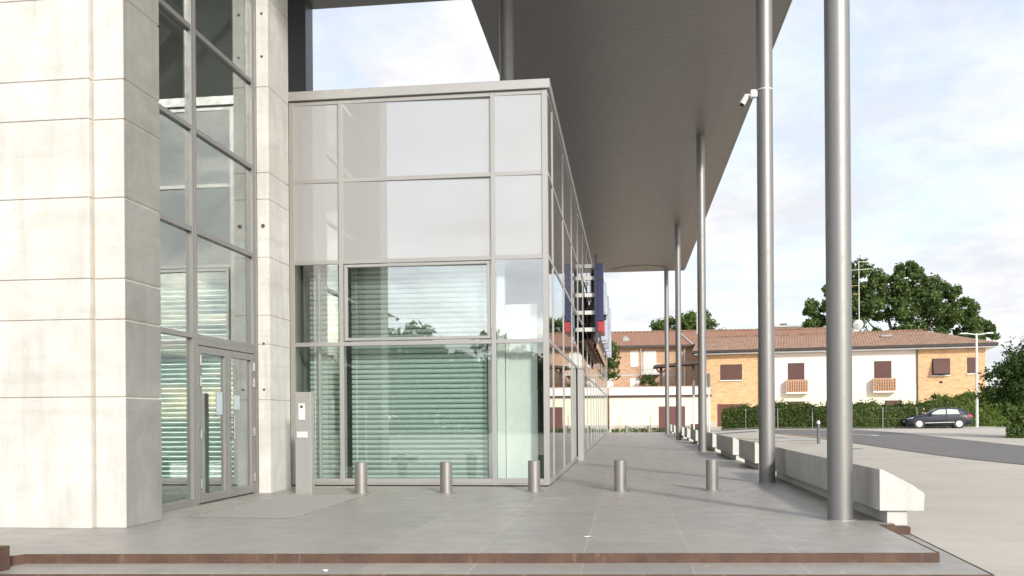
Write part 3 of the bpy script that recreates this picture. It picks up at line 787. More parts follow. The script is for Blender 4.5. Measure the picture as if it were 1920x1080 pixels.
# ------------------------------------------------------------------ bollards
def bollard(x, y, z, label, group):
    root = empty('steel_bollard', (x, y, z), label=label, cat='bollard', group=group)
    m = MB(); m.cyl((0, 0, 0.008), (0, 0, 0.50), 0.100, n=40); m.cyl((0, 0, 0.50), (0, 0, 0.508), 0.100, 0.094, n=40)
    m.build('post', M['bollard'], root, smooth=True)
    m = MB(); m.cyl((0, 0, 0.001), (0, 0, 0.010), 0.158, n=40); m.build('base_flange', M['bollard'], root, smooth=True)
    return root
bl = [(-4.33, 14.42, 'short steel bollard nearest the intercom pillar, at the corner of the entrance mat'),
      (-2.94, 14.56, 'short steel bollard in front of the middle of the wide louvre blind'),
      (-1.53, 14.88, 'short steel bollard in front of the corner of the glass pavilion'),
      (-0.12, 15.05, 'short steel bollard standing free just right of the pavilion corner'),
      (1.38, 15.22, 'short steel bollard closest to the row of columns and benches')]
for x, y, l in bl: bollard(x, y, 0, l, 'short steel bollards across the terrace')
bollard(-0.05, 63.3, 0, 'tiny distant bollard at the end of the terrace, left of the far pair', 'far bollards at the terrace end')
bollard(1.48, 63.3, 0, 'tiny distant bollard at the end of the terrace, right of the far pair', 'far bollards at the terrace end')

# dark street bollard with a white cap
sb = empty('street_bollard', (7.64, 37.8, ter(7.64, 37.8)), label='slim dark bollard with a white cap beside the parking bays', cat='bollard')
m = MB(); m.cyl((0, 0, 0), (0, 0, 0.80), 0.06, n=20); m.build('post', M['anthracite'], sb, smooth=True)
m = MB(); m.cyl((0, 0, 0.80), (0, 0, 0.90), 0.068, n=20); m.sphere((0, 0, 0.90), 0.068, (1, 1, 0.5)); m.build('cap', M['white_metal'], sb, smooth=True)

# ------------------------------------------------------------------ intercom pillar and mat
ip = empty('intercom_pillar', (-5.23, 14.2, 0), label='slim grey intercom pillar left of the bollards, before the glass front', cat='intercom')
m = MB(); m.box(-0.135, 0.135, 0, 0.15, 0.006, 1.66, 0.006, 2); m.build('post', M['frame'], ip)
m = MB(); m.box(-0.17, 0.17, -0.03, 0.18, 0.001, 0.008); m.build('base_plate', M['flashing'], ip)
m = MB(); m.box(-0.075, 0.035, -0.014, -0.001, 1.205, 1.475, 0.005, 2); cp = m.build('call_panel', M['white_metal'], ip)
m = MB(); m.cyl((-0.02, -0.019, 1.42), (-0.02, -0.0145, 1.42), 0.022, n=16); m.build('lens', M['black'], cp)
m = MB(); m.box(-0.06, 0.02, -0.018, -0.0145, 1.23, 1.30); m.build('call_button', M['white'], cp)
m = MB(); m.box(-0.105, 0.075, -0.012, -0.001, 0.915, 1.015, 0.004, 2); m.build('keyhole_plate', M['white_metal'], ip)
mt = MB(); mt.box(-5.46, -4.12, 10.77, 14.05, 0.002, 0.007)
mat_o = mt.build('entrance_mat', M['grate'], label='large flat grey entrance grating set in the paving before the doors', cat='door mat')
m = MB()
for q in ((-5.48, -5.46, 10.75, 14.07), (-4.12, -4.10, 10.75, 14.07), (-5.46, -4.12, 10.75, 10.77), (-5.46, -4.12, 14.05, 14.07)):
    m.box(q[0], q[1], q[2], q[3], 0.002, 0.010)
m.build('mat_border', M['steel'], mat_o)

# ------------------------------------------------------------------ concrete benches
segs = [(10.75, 18.95, 'longest pale concrete bench block at the near end of the row'),
        (20.91, 23.83, 'second concrete bench block, just beyond the camera column'),
        (25.2, 29.74, 'third concrete bench block from the near end of the row'),
        (31.12, 37.3, 'fourth concrete bench block, partly behind the third column'),
        (38.69, 41.8, 'fifth concrete bench block, just beyond the third column'),
        (44.16, 46.21, 'sixth concrete bench block, the shortest one'),
        (48.55, 54.4, 'seventh concrete bench block, left of the fourth column'),
        (56.5, 58.76, 'eighth concrete bench block, seen between the two farthest columns'),
        (60.9, 63.3, 'last and most distant concrete bench block of the row')]
for y0, y1, lab in segs:
    root = empty('concrete_bench', (2.84, y0, 0), label=lab, cat='bench', group='concrete bench blocks along the terrace edge')
    m = MB(); L = y1 - y0
    prof = [(0, 0.14), (0, 0.61), (0.02, 0.615), (0.355, 0.435), (0.49, 0.335), (0.48, 0.14)]
    m.prism([(x, 0, z) for x, z in prof], (0, L, 0), 0.006); m.build('seat_block', M['bench'], root)
    m = MB(); m.box(0.09, 0.31, 0.04, L - 0.45, -0.17, 0.139, 0.004); m.build('footing', M['bench'], root)

# ------------------------------------------------------------------ foliage tools
def leaves(n, pts_fn, size, flat=0.0, rnd=random):
    V, Fc = [], []
    for i in range(n):
        p, nrm = pts_fn()
        s = size * rnd.uniform(0.6, 1.35)
        d = Vector((rnd.gauss(0, 1), rnd.gauss(0, 1), rnd.gauss(0, 1)))
        if nrm is not None: d = d * 0.75 + nrm * 1.1
        d.normalize()
        u = d.orthogonal().normalized(); w = d.cross(u); a = rnd.uniform(0, 6.28)
        e1 = (u * cos(a) + w * sin(a)) * s; e2 = (w * cos(a) - u * sin(a)) * s * 0.55
        k = len(V)
        V += [p - e1, p + e2 * 0.9 - e1 * .1, p + e1, p - e2 * 0.9 - e1 * .1]
        Fc.append((k, k + 1, k + 2, k + 3))
    return [tuple(v) for v in V], Fc

def tree(name, base, height, crown_c, crown_r, nleaf, size, leafm, label, nclump=60, trunk_r=0.3, seed=1, group=None, cat='tree', clump=(0.16, 0.30), inner=0.35, lobes=None):
    rnd = random.Random(seed)
    root = empty(name, base, label=label, cat=cat, group=group)
    C = Vector(crown_c); R = Vector(crown_r)
    clumps = []
    if lobes:
        for (lx_, ly_, lz_, lr) in lobes:
            for _ in range(max(4, nclump // len(lobes))):
                v = Vector((rnd.gauss(0, 1), rnd.gauss(0, 1), rnd.gauss(0, 1))).normalized()
                if v.z < -0.5: v.z = -v.z
                clumps.append((Vector((lx_, ly_, lz_)) + v * lr * rnd.uniform(0.6, 1.25), lr * rnd.uniform(0.14, 0.32)))
        nclump = 0
    while len(clumps) < nclump:
        v = Vector((rnd.gauss(0, 1), rnd.gauss(0, 1), rnd.gauss(0, 1))).normalized()
        rad = rnd.uniform(inner, 1.0) ** 0.6
        wob = 1.0 + 0.18 * sin(v.x * 5 + seed) * cos(v.z * 4 + seed * 2)
        if v.z < (-0.55 if inner > 0.2 else -0.97): continue
        c = C + Vector((v.x * R.x, v.y * R.y, v.z * R.z)) * rad * wob
        clumps.append((c, min(R) * rnd.uniform(*clump) * (1.25 - 0.35 * rad)))
    def f():
        c, r = rnd.choice(clumps)
        v = Vector((rnd.gauss(0, 1), rnd.gauss(0, 1), rnd.gauss(0, 1) * 0.8)).normalized()
        return c + v * r * (rnd.uniform(0.35, 1.25)) * Vector((1, 1, 1)).length / 1.732, v
    V, Fc = leaves(nleaf, f, size, rnd=rnd)
    mesh_obj('crown', V, Fc, leafm, root)
    m = MB()
    p = Vector((0, 0, -0.15)); r = trunk_r; top = Vector((C.x, C.y, C.z - R.z * 0.35)); q = None
    for i in range(5):
        t = (i + 1) / 5; q = Vector((top.x * t + rnd.uniform(-.1, .1), top.y * t, -0.15 + (top.z + 0.15) * t))
        m.cyl(p, q, r, r * 0.86, n=10); p = q; r *= 0.86
    for i in range(14):
        c, rr = rnd.choice(clumps)
        st = Vector((top.x * .8, top.y * .8, top.z * rnd.uniform(0.6, 1.0)))
        mid = st.lerp(c, 0.5) + Vector((0, 0, -0.1 * R.z))
        m.cyl(st, mid, r * 0.6, r * 0.35, n=7); m.cyl(mid, c, r * 0.35, r * 0.1, n=6)
    m.build('trunk', M['bark'], root)
    return root

# ------------------------------------------------------------------ houses behind
HA = empty('brick_house', (7.0, 82.0, 0.0), atan2(-4, 22), label='long two storey house, orange brick ends and pale rendered middle, brown shutters', cat='house')
LX = 22.3
def H(mb, name, mat, parent=None, **k): return mb.build(name, mat, parent or HA, **k)
for a, b in ((0, 4.5), (17.2, LX)):
    m = MB(); m.box(a, b, 0, 9, -0.2, 6.5); H(m, 'brick_wall', M['brick_a'])
m = MB(); m.box(4.5, 17.2, 0.03, 9, 3.0, 6.5); H(m, 'rendered_wall', M['plaster_pink'], label='pale pink upper wall')
m = MB(); m.box(4.5, 17.2, 0.02, 9, -0.2, 3.0); H(m, 'rendered_wall', M['plaster_cream'], label='pale cream lower wall')
for a, b in ((-0.01, 0.85), (3.6, 4.5)):
    m = MB(); m.box(a, b, -0.02, 0.0, -0.2, 0.62); H(m, 'plinth', M['plinth'])
m = MB(); m.box(4.5, 17.2, 0.0, 0.03, 2.96, 3.04); H(m, 'string_course', M['plaster_white'])
for x in (4.5, 17.2):
    m = MB(); m.cyl((x, -0.05, 0), (x, -0.05, 6.5), 0.05, n=8); H(m, 'downpipe', M['gutter'])
m = MB(); m.box(-1.0, LX + 0.7, -0.65, 9.6, 6.52, 6.62); H(m, 'eaves_soffit', M['white'])
m = MB(); m.box(-1.15, LX + 0.8, -0.85, -0.66, 6.66, 6.86); m.box(-1.15, -1.0, -0.66, 9.6, 6.60, 6.86); m.box(LX + 0.7, LX + 0.8, -0.66, 9.6, 6.60, 6.86); H(m, 'gutter', M['gutter'])
e0, e1, zr = -1.15, LX + 0.85, 8.42
A = [(e0, -0.9, 6.86), (e1, -0.9, 6.86), (e1, 9.7, 6.86), (e0, 9.7, 6.86)]
R0, R1 = (e0, 4.4, zr), (LX - 4.0, 4.4, zr)
mroof = MB()
mroof.poly([A[0], A[1], R1, R0]); mroof.poly([A[1], A[2], R1]); mroof.poly([A[2], A[3], R0, R1]); mroof.poly([A[3], A[0], R0]); mroof.poly([A[0], A[3], A[2], A[1]])
roofA = H(mroof, 'roof', M['roof'])
m = MB()
for i in range(int((LX - 4 - e0) / 0.42)):
    x = e0 + i * 0.42; m.cyl((x, 4.4, zr + 0.01), (x + 0.40, 4.4, zr + 0.03), 0.10, 0.13, n=8)
H(m, 'ridge_tiles', M['roof'], roofA)
for x, y, w in ((4.9, 1.6, 0.9), (14.6, 2.2, 0.9)):
    z = 6.86 + (y + 0.9) * (zr - 6.86) / 5.3
    m = MB(); m.box(x, x + w, y, y + 0.7, z + 0.05, z + 0.24, 0.02); H(m, 'skylight', M['frame'], roofA)
def window(x0, x1, z0, z1, tilt=False, house=None, mat='shutter', sill='plaster_white', sy=-0.0):
    hs = house or HA
    m = MB(); t = 0.06
    m.box(x0 - t, x0, sy - 0.02, sy + 0.0, z0, z1); m.box(x1, x1 + t, sy - 0.02, sy + 0.0, z0, z1); m.box(x0 - t, x1 + t, sy - 0.02, sy, z1, z1 + t)
    fr_ = H(m, 'window', M['brown_wood'] if mat == 'shutter' else M['white'], hs)
    m = MB()
    if tilt:
        m.box(x0, x1, sy - 0.012, sy - 0.004, z0, z1); H(m, 'pane', M['dark_gap'], fr_)
        m = MB(); m.prism([(x0, sy - 0.03, z1), (x1, sy - 0.03, z1), (x1, sy - 0.07, z1), (x0, sy - 0.07, z1)], (0, -0.50, -(z1 - z0) * 0.93))
        H(m, 'shutter', M['shutter'], fr_, label='brown shutter propped outwards')
    else:
        m.box(x0, x1, sy - 0.014, sy - 0.004, z0, z1); H(m, 'shutter' if mat == 'shutter' else 'pane', M[mat], fr_)
    m = MB(); m.box(x0 - 0.1, x1 + 0.1, sy - 0.12, sy, z0 - 0.09, z0 - 0.005); H(m, 'sill', M[sill], fr_)
    return fr_
K = 1.0164
def lx(X): return (X - 7.0) * K
window(lx(8.25), lx(9.96), 4.26, 5.57)
window(lx(25.08), lx(26.3), 4.36, 5.66, tilt=True)
window(lx(27.67), lx(28.2), 4.45, 5.68)
for a, b in ((13.88, 15.08), (20.72, 21.9)):
    window(lx(a), lx(b), 3.1, 5.56)
for a, b in ((13.86, 15.11), (16.9, 18.0), (21.52, 22.7), (25.06, 26.32), (27.7, 28.2)):
    window(lx(a), lx(b), 0.9, 2.25)
m = MB(); m.box(lx(7.91), lx(10.37), -0.012, -0.003, -0.1, 2.14); H(m, 'garage_door', M['garage'])
m = MB(); m.box(lx(25.55), lx(25.8), -0.02, -0.002, 3.68, 3.85); H(m, 'air_vent', M['dark_gap'])
for X0, X1 in ((13.7, 15.38), (20.55, 22.22)):
    x0, x1 = lx(X0), lx(X1)
    m = MB(); m.box(x0 - 0.03, x1 + 0.03, -0.62, 0.0, 2.97, 3.09); b_ = H(m, 'balcony', M['plaster_white'])
    m = MB(); z0, z1 = 3.09, 4.17; n = 9
    m.box(x0, x1, -0.60, -0.52, z1 - 0.09, z1); m.box(x0, x1, -0.60, -0.52, z0, z0 + 0.06)
    dx = (x1 - x0) / n
    for i in range(n + 1):
        m.box(x0 + i * dx - 0.035, x0 + i * dx + 0.035, -0.60, -0.52, z0 + 0.06, z1 - 0.09)
    for j in range(7):
        zj_ = z0 + 0.15 + j * 0.125
        for i in range(n):
            m.box(x0 + i * dx + 0.035, x0 + (i + 1) * dx - 0.035, -0.595, -0.525, zj_ - 0.02 + 0.03 * (i % 2), zj_ + 0.025 + 0.03 * (i % 2))
    m.box(x0, x0 + 0.07, -0.52, 0, z0, z1); m.box(x1 - 0.07, x1, -0.52, 0, z0, z1)
    H(m, 'pierced_parapet', M['balcony_brick'], b_)

# rear brick house and its long roof
HB = empty('rear_brick_house', (-1.0, 88.0, 0.0), label='brown brick house behind the cream garage wing, with a caged white balcony door', cat='house')
def B(mb, name, mat, parent=None, **k): return mb.build(name, mat, parent or HB, **k)
m = MB(); m.box(-12, 24.0, 0, 9.5, -0.2, 7.72); B(m, 'wall', M['brick_b'])
m = MB(); m.box(-12, 7.4, -0.02, 0, 5.0, 5.14); B(m, 'string_course', M['plinth'])
m = MB()
ax0, ax1, zr2 = -12.8, 25.5, 9.62
q = [(ax0, -0.7, 7.86), (ax1, -0.7, 7.86), (ax1, 10.2, 7.86), (ax0, 10.2, 7.86)]; r0, r1 = (ax0 + 5, 4.75, zr2), (ax1 - 4.4, 4.75, zr2)
m.poly([q[0], q[1], r1, r0]); m.poly([q[1], q[2], r1]); m.poly([q[2], q[3], r0, r1]); m.poly([q[3], q[0], r0]); m.poly([q[0], q[3], q[2], q[1]])
roofB = B(m, 'roof', M['roof_red'])
m = MB()
for i in range(72):
    x = ax0 + 5 + i * 0.41; m.cyl((x, 4.75, zr2 + 0.01), (x + 0.39, 4.75, zr2 + 0.03), 0.10, 0.13, n=8)
B(m, 'ridge_tiles', M['roof'], roofB)
m = MB(); m.box(-12.7, 25.3, -0.82, -0.71, 7.70, 7.88); B(m, 'gutter', M['gutter'])
m = MB(); m.box(-12.5, 25.2, -0.7, 0.0, 7.73, 7.80); B(m, 'eaves_soffit', M['white'])
m = MB(); m.prism([(7.1, -0.72, 7.89), (7.25, -0.72, 7.89), (6.2, 4.4, 9.56), (6.05, 4.4, 9.56)], (0, 0, 0.06)); B(m, 'roof_flashing', M['steel'], roofB)
m = MB(); m.box(0.6, 1.25, 1.2, 1.8, 8.45, 8.72, 0.02); m.box(0.75, 1.1, 1.3, 1.7, 8.72, 8.92); B(m, 'roof_vent', M['frame'], roofB)
def winB(X0, X1, z0, z1, grid, mat='net'):
    x0, x1 = X0 + 1.0, X1 + 1.0
    m = MB(); t = 0.07
    m.box(x0 - t, x0, -0.05, 0, z0, z1); m.box(x1, x1 + t, -0.05, 0, z0, z1); m.box(x0 - t, x1 + t, -0.05, 0, z1, z1 + t); m.box(x0 - t, x1 + t, -0.09, 0, z0 - t, z0)
    if grid:
        for i in range(1, grid + 1):
            x = x0 + (x1 - x0) * i / (grid + 1); w = 0.03 if i == (grid + 1) // 2 else 0.012
            m.box(x - w, x + w, -0.045, -0.015, z0, z1)
        k = 1
        while z0 + 0.28 * k < z1: m.box(x0, x1, -0.04, -0.02, z0 + 0.28 * k - 0.01, z0 + 0.28 * k + 0.01); k += 1
    w_ = B(m, 'window', M['white'])
    m = MB(); m.box(x0, x1, -0.012, -0.004, z0, z1); B(m, 'pane', M[mat], w_)
winB(0.42, 1.02, 5.96, 7.35, 0)
winB(-2.3, -1.42, 5.96, 7.35, 0)
winB(0.38, 1.06, 3.91, 4.69, 3)
winB(-2.2, -1.4, 3.91, 4.69, 1)
winB(1.67, 2.72, 5.24, 7.30, 5)
m = MB(); m.box(2.35, 4.15, -0.95, 0, 5.05, 5.2); bb = B(m, 'balcony', M['plinth'])
m = MB()
for i in range(17):
    x = 2.40 + i * 0.1065; m.cyl((x, -0.9, 5.2), (x, -0.9, 6.1), 0.012, n=6)
m.box(2.36, 4.14, -0.92, -0.88, 6.08, 6.12); m.cyl((2.38, -0.9, 6.1), (2.38, 0, 6.1), 0.02, n=6)
B(m, 'railing', M['white_metal'], bb)
for X in (5.48, 1.35):
    m = MB(); m.cyl((X + 1, -0.08, 0.0 if X > 5 else 3.9), (X + 1, -0.08, 7.6), 0.09 if X > 5 else 0.045, n=10); B(m, 'downpipe', M['white_metal'] if X > 5 else M['steel'])

# cream garage wing
GW = empty('garage_wing', (-2.0, 74.0, -0.15), label='low cream garage wing with white parapet and oxblood door', cat='garage')
def G(mb, name, mat, **k):
    o = mb.build(name, mat, GW, **k); o.matrix_parent_inverse = Matrix.Translation(GW.location).inverted(); return o
m = MB(); m.box(-1.42, 6.6, 74.0, 87.4, -0.15, 2.69); G(m, 'wall', M['plaster_cream'])
for a, b in ((-1.44, 2.52), (4.62, 6.6)):
    m = MB(); m.box(a, b, 73.98, 74.0, -0.15, 0.42); G(m, 'plinth', M['plinth'])
m = MB(); m.box(-1.55, 6.7, 73.85, 87.4, 2.69, 2.84); G(m, 'cornice', M['brown_wood'])
m = MB(); m.box(-1.44, 6.6, 74.0, 74.15, 2.84, 3.50); m.box(-1.44, -1.29, 74.15, 87.4, 2.84, 3.50); G(m, 'parapet', M['plaster_white'])
m = MB(); m.box(-1.47, 6.62, 73.97, 74.18, 3.50, 3.55); m.box(-1.47, -1.27, 74.18, 87.4, 3.50, 3.55); G(m, 'coping', M['balcony_brick'])
m = MB(); m.box(2.52, 4.62, 73.975, 73.995, -0.12, 1.92); G(m, 'garage_door', M['garage'])
m = MB(); m.box(5.05, 5.7, 73.975, 73.995, -0.12, 0.5); G(m, 'low_hatch', M['garage'])
pg = empty('pergola', (2.85, 77.0, 2.86), label='dark brown timber pergola standing on the cream garage wing', cat='pergola')
m = MB(); m.prism([(-0.55, -0.8, 2.33), (3.2, -0.8, 2.62), (3.2, -0.8, 2.82), (-0.55, -0.8, 2.53)], (0, 5, 0.1)); m.build('pergola_roof', M['brown_wood'], pg)
m = MB(); m.box(-0.12, 0.12, 0, 0.24, 0, 2.36); m.build('post', M['brown_wood'], pg)
m = MB(); m.box(2.55, 2.75, 0, 0.24, 0, 2.60); m.build('post', M['brown_wood'], pg)
for a, b in (((0.1, 0.1, 1.7), (-0.5, 0.0, 2.34)), ((-0.02, 0.1, 1.8), (0.6, 0.1, 2.4))):
    m = MB(); m.cyl(a, b, 0.05, n=8); m.build('brace', M['brown_wood'], pg)
tree('balcony_plant', (2.0, 86.6, 2.86), 1.2, (0.0, 0, 1.3), (0.75, 0.5, 0.8), 900, 0.09, M['leaf_mid'], 'bushy potted plant below the caged balcony door', nclump=26, trunk_r=0.05, seed=5, cat='plant', clump=(0.3, 0.5))

# flat roofed pale building far behind
fb = empty('flat_roof_block', (19, 120, 0), label='distant pale flat roof block rising just above the tiled roofs', cat='building')
m = MB(); m.box(-1.5, 4.6, 0, 10, 0, 12.4); m.build('wall', M['plaster_white'], fb)
m = MB(); m.box(-1.8, 4.9, -0.4, 10, 12.4, 12.62); m.build('flat_roof', M['plinth'], fb)
for a, b, c in ((1.0, 1.8, 13.05), (4.0, 4.6, 13.2)):
    m = MB(); m.box(a, b, 2, 3, 12.62, c); m.build('chimney', M['gutter'], fb)

# aerials
def aerial(x, y, z0, z1, label, dish, bars):
    root = empty('roof_aerial', (x, y, z0), label=label, cat='aerial')
    m = MB(); m.cyl((0, 0, 0), (0, 0, z1 - z0), 0.045, 0.03, n=8); m.build('mast', M['white_metal'], root)
    for (z, l0, l1, mat, hw) in bars:
        m = MB(); m.cyl((l0, 0, z - z0), (l1, 0, z - z0 + 0.06 * (l1 - l0)), 0.022, n=6)
        k = int((l1 - l0) / 0.22)
        for i in range(k):
            t = l0 + 0.1 + i * 0.22; m.cyl((t, -hw, z - z0 + 0.06 * (t - l0)), (t, hw, z - z0 + 0.06 * (t - l0)), 0.012, n=5)
        m.build('antenna_bar', M[mat], root)
    if dish:
        b = bmesh.new(); bmesh.ops.create_uvsphere(b, u_segments=24, v_segments=24, radius=1.0)
        bmesh.ops.delete(b, geom=[v for v in b.verts if v.co.z > -0.86], context='VERTS')
        mm = MB(); mm.add(b, Matrix.Translation((-0.18, -0.25, 1.55)) @ Matrix.Rotation(radians(-35), 4, 'Z') @ Matrix.Rotation(radians(-98), 4, 'X') @ Matrix.Scale(0.95, 4) @ Matrix.Translation((0, 0, 0.93)))
        o = mm.build('dish', M['white_metal'], root, smooth=True)
        m = MB(); m.cyl((-0.18, -0.28, 1.55), (-0.42, -0.68, 1.5), 0.02, n=6); m.build('dish_arm', M['gutter'], root)
aerial(20.6, 84.2, 7.6, 14.9, 'tall roof aerial mast with a white satellite dish near its foot', True,
       [(14.75, 0, 1.5, 'steel', 0.3), (14.0, -1.2, 1.0, 'steel', 0.35), (12.6, -1.1, 0.05, 'mark_yellow', 0.2), (11.9, -0.5, 0.05, 'mark_yellow', 0.15)])
aerial(6.9, 91, 9.2, 14.4, 'thin roof aerial half hidden by the third column', False, [(13.6, -0.9, 0.9, 'steel', 0.25), (12.8, -0.5, 1.1, 'steel', 0.25), (12.0, -0.7, 0.5, 'steel', 0.2)])

# ------------------------------------------------------------------ trees
tree('broadleaf_tree', (29.5, 106, 0), 17, (0.4, 0, 11.6), (9.6, 6.5, 5.6), 62000, 0.20, M['leaf_tree'], 'very large dark green tree rising behind the brick house roof', nclump=330, trunk_r=0.55, seed=11,
     lobes=[(-7.6, 0, 12.0, 1.9), (-5.6, 1, 13.8, 2.2), (-4.6, -1, 11.5, 2.6), (-3.2, 0, 15.6, 2.1), (-0.8, 1, 14.6, 2.6), (1.6, -1, 15.6, 1.9), (2.6, 0, 13.6, 2.6),
            (5.2, 0, 13.2, 2.1), (7.3, 0, 11.5, 1.9), (9.3, 0, 10.3, 1.4), (-1.5, -1, 11.6, 3.2), (2.6, -1, 10.8, 3.2), (6.2, -1, 10.0, 2.4), (-8.8, 0, 10.4, 1.4)])
tree('broadleaf_tree', (6.3, 106, 0), 13, (0, 0, 10.5), (4.1, 3, 2.5), 7000, 0.22, M['leaf_mid'], 'light green treetop behind the rear roof, between the far columns', nclump=60, trunk_r=0.3, seed=3, clump=(0.2, 0.36))
tree('broadleaf_tree', (-1.75, 72, -0.15), 7, (-0.1, 0, 5.2), (1.5, 1.2, 2.0), 3600, 0.14, M['leaf_mid'], 'small tree leaning out behind the far end of the glass facade', nclump=40, trunk_r=0.12, seed=4, clump=(0.25, 0.42))
tree('broadleaf_tree', (17.6, 43, 0.1), 4.5, (0.0, 0, 2.55), (1.9, 1.5, 1.55), 15000, 0.08, M['leaf_dark'], 'low dark green tree at the right end of the car park', nclump=90, trunk_r=0.07, seed=8, clump=(0.22, 0.4), inner=0.1)

def hedge(name, path, h, depth, n, size, mat, label, seed, cat='hedge', loc=None):
    rnd = random.Random(seed)
    segs_ = []
    for a, b in zip(path[:-1], path[1:]): segs_.append((Vector(a), Vector(b), math.dist(a, b)))
    tot = sum(s[2] for s in segs_)
    base = Vector((*path[0], ter(*path[0])))
    def f():
        s = rnd.uniform(0, tot); k = 0
        for a, b, l in segs_:
            if s <= l: break
            s -= l
        p = a.lerp(b, s / l); d = (b - a).normalized(); nn = Vector((d.y, -d.x))
        side = rnd.random()
        hh = h * (1 + 0.06 * sin(p.x * 1.3) + 0.05 * sin(p.x * 3.1 + 1) + 0.04 * sin(p.x * 7.7))
        if side < 0.6: o, z, nv = depth / 2 + rnd.gauss(0, 0.05), rnd.uniform(0, hh), Vector((nn.x, nn.y, 0.2))
        elif side < 0.9: o, z, nv = rnd.uniform(-depth / 2, depth / 2), hh + rnd.gauss(0, 0.05) + (rnd.random() < 0.06) * rnd.uniform(0, 0.3), Vector((0, 0, 1))
        else: o, z, nv = rnd.uniform(-depth / 2, depth / 2), rnd.uniform(0, hh), None
        bump_ = 0.07 * sin(p.x * 4.3 + z * 3) * cos(z * 4 + p.x * 2)
        q = p + nn * (o + bump_)
        return Vector((q.x, q.y, ter(q.x, q.y) + z)) - base, nv
    root = empty(name, base, label=label, cat=cat)
    V, Fc = leaves(n, f, size, rnd=rnd)
    mesh_obj('foliage', V, Fc, mat, root)
    m = MB()
    for a, b, l in segs_:
        k = int(l / 0.7)
        for i in range(k):
            p = a.lerp(b, (i + .5) / k); z = ter(p.x, p.y)
            m.cyl((p.x - base.x, p.y - base.y, z - 0.1 - base.z), (p.x + rnd.uniform(-.2, .2) - base.x, p.y - base.y, z + h * .8 - base.z), 0.035, 0.015, n=5)
    m.build('stems', M['bark'], root)
    return root
hedge('laurel_hedge', [(6.95, 67.2), (14.0, 64.0), (19.6, 64.2), (22.4, 66.2)], 1.52, 0.9, 60000, 0.085, M['leaf_hedge'], 'long clipped laurel hedge in front of the houses, behind the parked car', 21)
hedge('laurel_hedge', [(22.2, 69.5), (28.0, 69.5)], 2.15, 1.4, 24000, 0.09, M['leaf_light'], 'taller yellow green hedge behind the white lamp post', 22)
hedge('low_shrubs', [(-1.2, 70), (2.4, 70.5), (6.0, 70)], 0.28, 0.5, 1500, 0.07, M['leaf_mid'], 'low weeds along the foot of the cream garage wall', 23, cat='shrubs')
hedge('low_shrubs', [(16.6, 42.6), (20.5, 41.5)], 1.4, 1.6, 6500, 0.09, M['leaf_mid'], 'green shrub spreading under the right end tree', 24, cat='shrub')
hedge('low_shrubs', [(25.2, 66.2), (27.0, 65.8)], 0.3, 0.7, 700, 0.09, M['leaf_light'], 'small low yellow green plants right of the lamp post foot', 25, cat='shrub')

# ------------------------------------------------------------------ fence stakes, poles, lamp
wf = empty('wire_fence', (8.4, 65.6, ter(8.4, 65.6)), label='thin pale post and wire fence standing in the laurel hedge', cat='fence')
fpts = [(8.35, 65.95), (10.4, 65.0), (12.55, 64.05), (17.0, 63.45), (19.2, 63.5)]
for i, (x, y) in enumerate(fpts):
    m = MB(); m.cyl((x - 8.4, y - 65.6, -0.02), (x - 8.4, y - 65.6, 1.45), 0.028, n=8); m.build('post', M['frame'], wf)
m = MB()
for (a, b) in zip(fpts[:-1], fpts[1:]):
    for z in (0.7, 1.4): m.cyl((a[0] - 8.4, a[1] - 65.6, z), (b[0] - 8.4, b[1] - 65.6, z), 0.006, n=4)
m.build('wire', M['steel'], wf)
for X, l in ((-0.56, 'thin orange marker stake before the cream wall, the left one'), (1.76, 'thin orange marker stake before the cream wall, the right one')):
    m = MB(); m.cyl((0, 0, 0), (0, 0, 1.45), 0.03, n=8); m.cyl((0, 0, 1.45), (0, 0, 1.48), 0.03, 0.01, n=8)
    o = m.build('marker_stake', M['mark_yellow'], label=l, cat='stake', group='orange stakes before the cream wall'); o.location = (X, 69.2, -0.16)
for X, zt, l in ((4.6, 3.66, 'slim white pole with dark edge-on sign, the shorter one left of the third column'), (5.63, 4.1, 'slim white pole with dark edge-on sign, the taller one right of the third column')):
    root = empty('sign_pole', (X, 64.2, ter(X, 64.2)), label=l, cat='sign pole', group='slim sign poles at the street')
    m = MB(); m.cyl((0, 0, 0), (0, 0, zt - 0.9), 0.06, n=12); m.build('pole', M['white_metal'], root)
    m = MB(); m.box(-0.075, 0.075, -0.45, 0.45, zt - 0.95, zt, 0.01); m.build('sign_plate', M['anthracite'], root)
lp = empty('street_lamp', (24.05, 66.4, 0.22), label='tall white street lamp with two short arms beside the parked car', cat='street lamp')
m = MB(); m.cyl((0, 0, 0), (0, 0, 6.5), 0.10, 0.07, n=16); m.build('pole', M['white_metal'], lp, smooth=True)
m = MB(); m.cyl((0, 0, 6.42), (-0.8, 0, 6.55), 0.04, n=10); m.cyl((0, 0, 6.42), (0.8, 0, 6.50), 0.04, n=10); m.build('arm', M['white_metal'], lp, smooth=True)
for s in (-1, 1):
    m = MB(); m.box(s * 0.85 - 0.25, s * 0.85 + 0.25, -0.12, 0.12, 6.47, 6.56, 0.03, 2); m.build('lamp_head', M['white_metal'], lp)

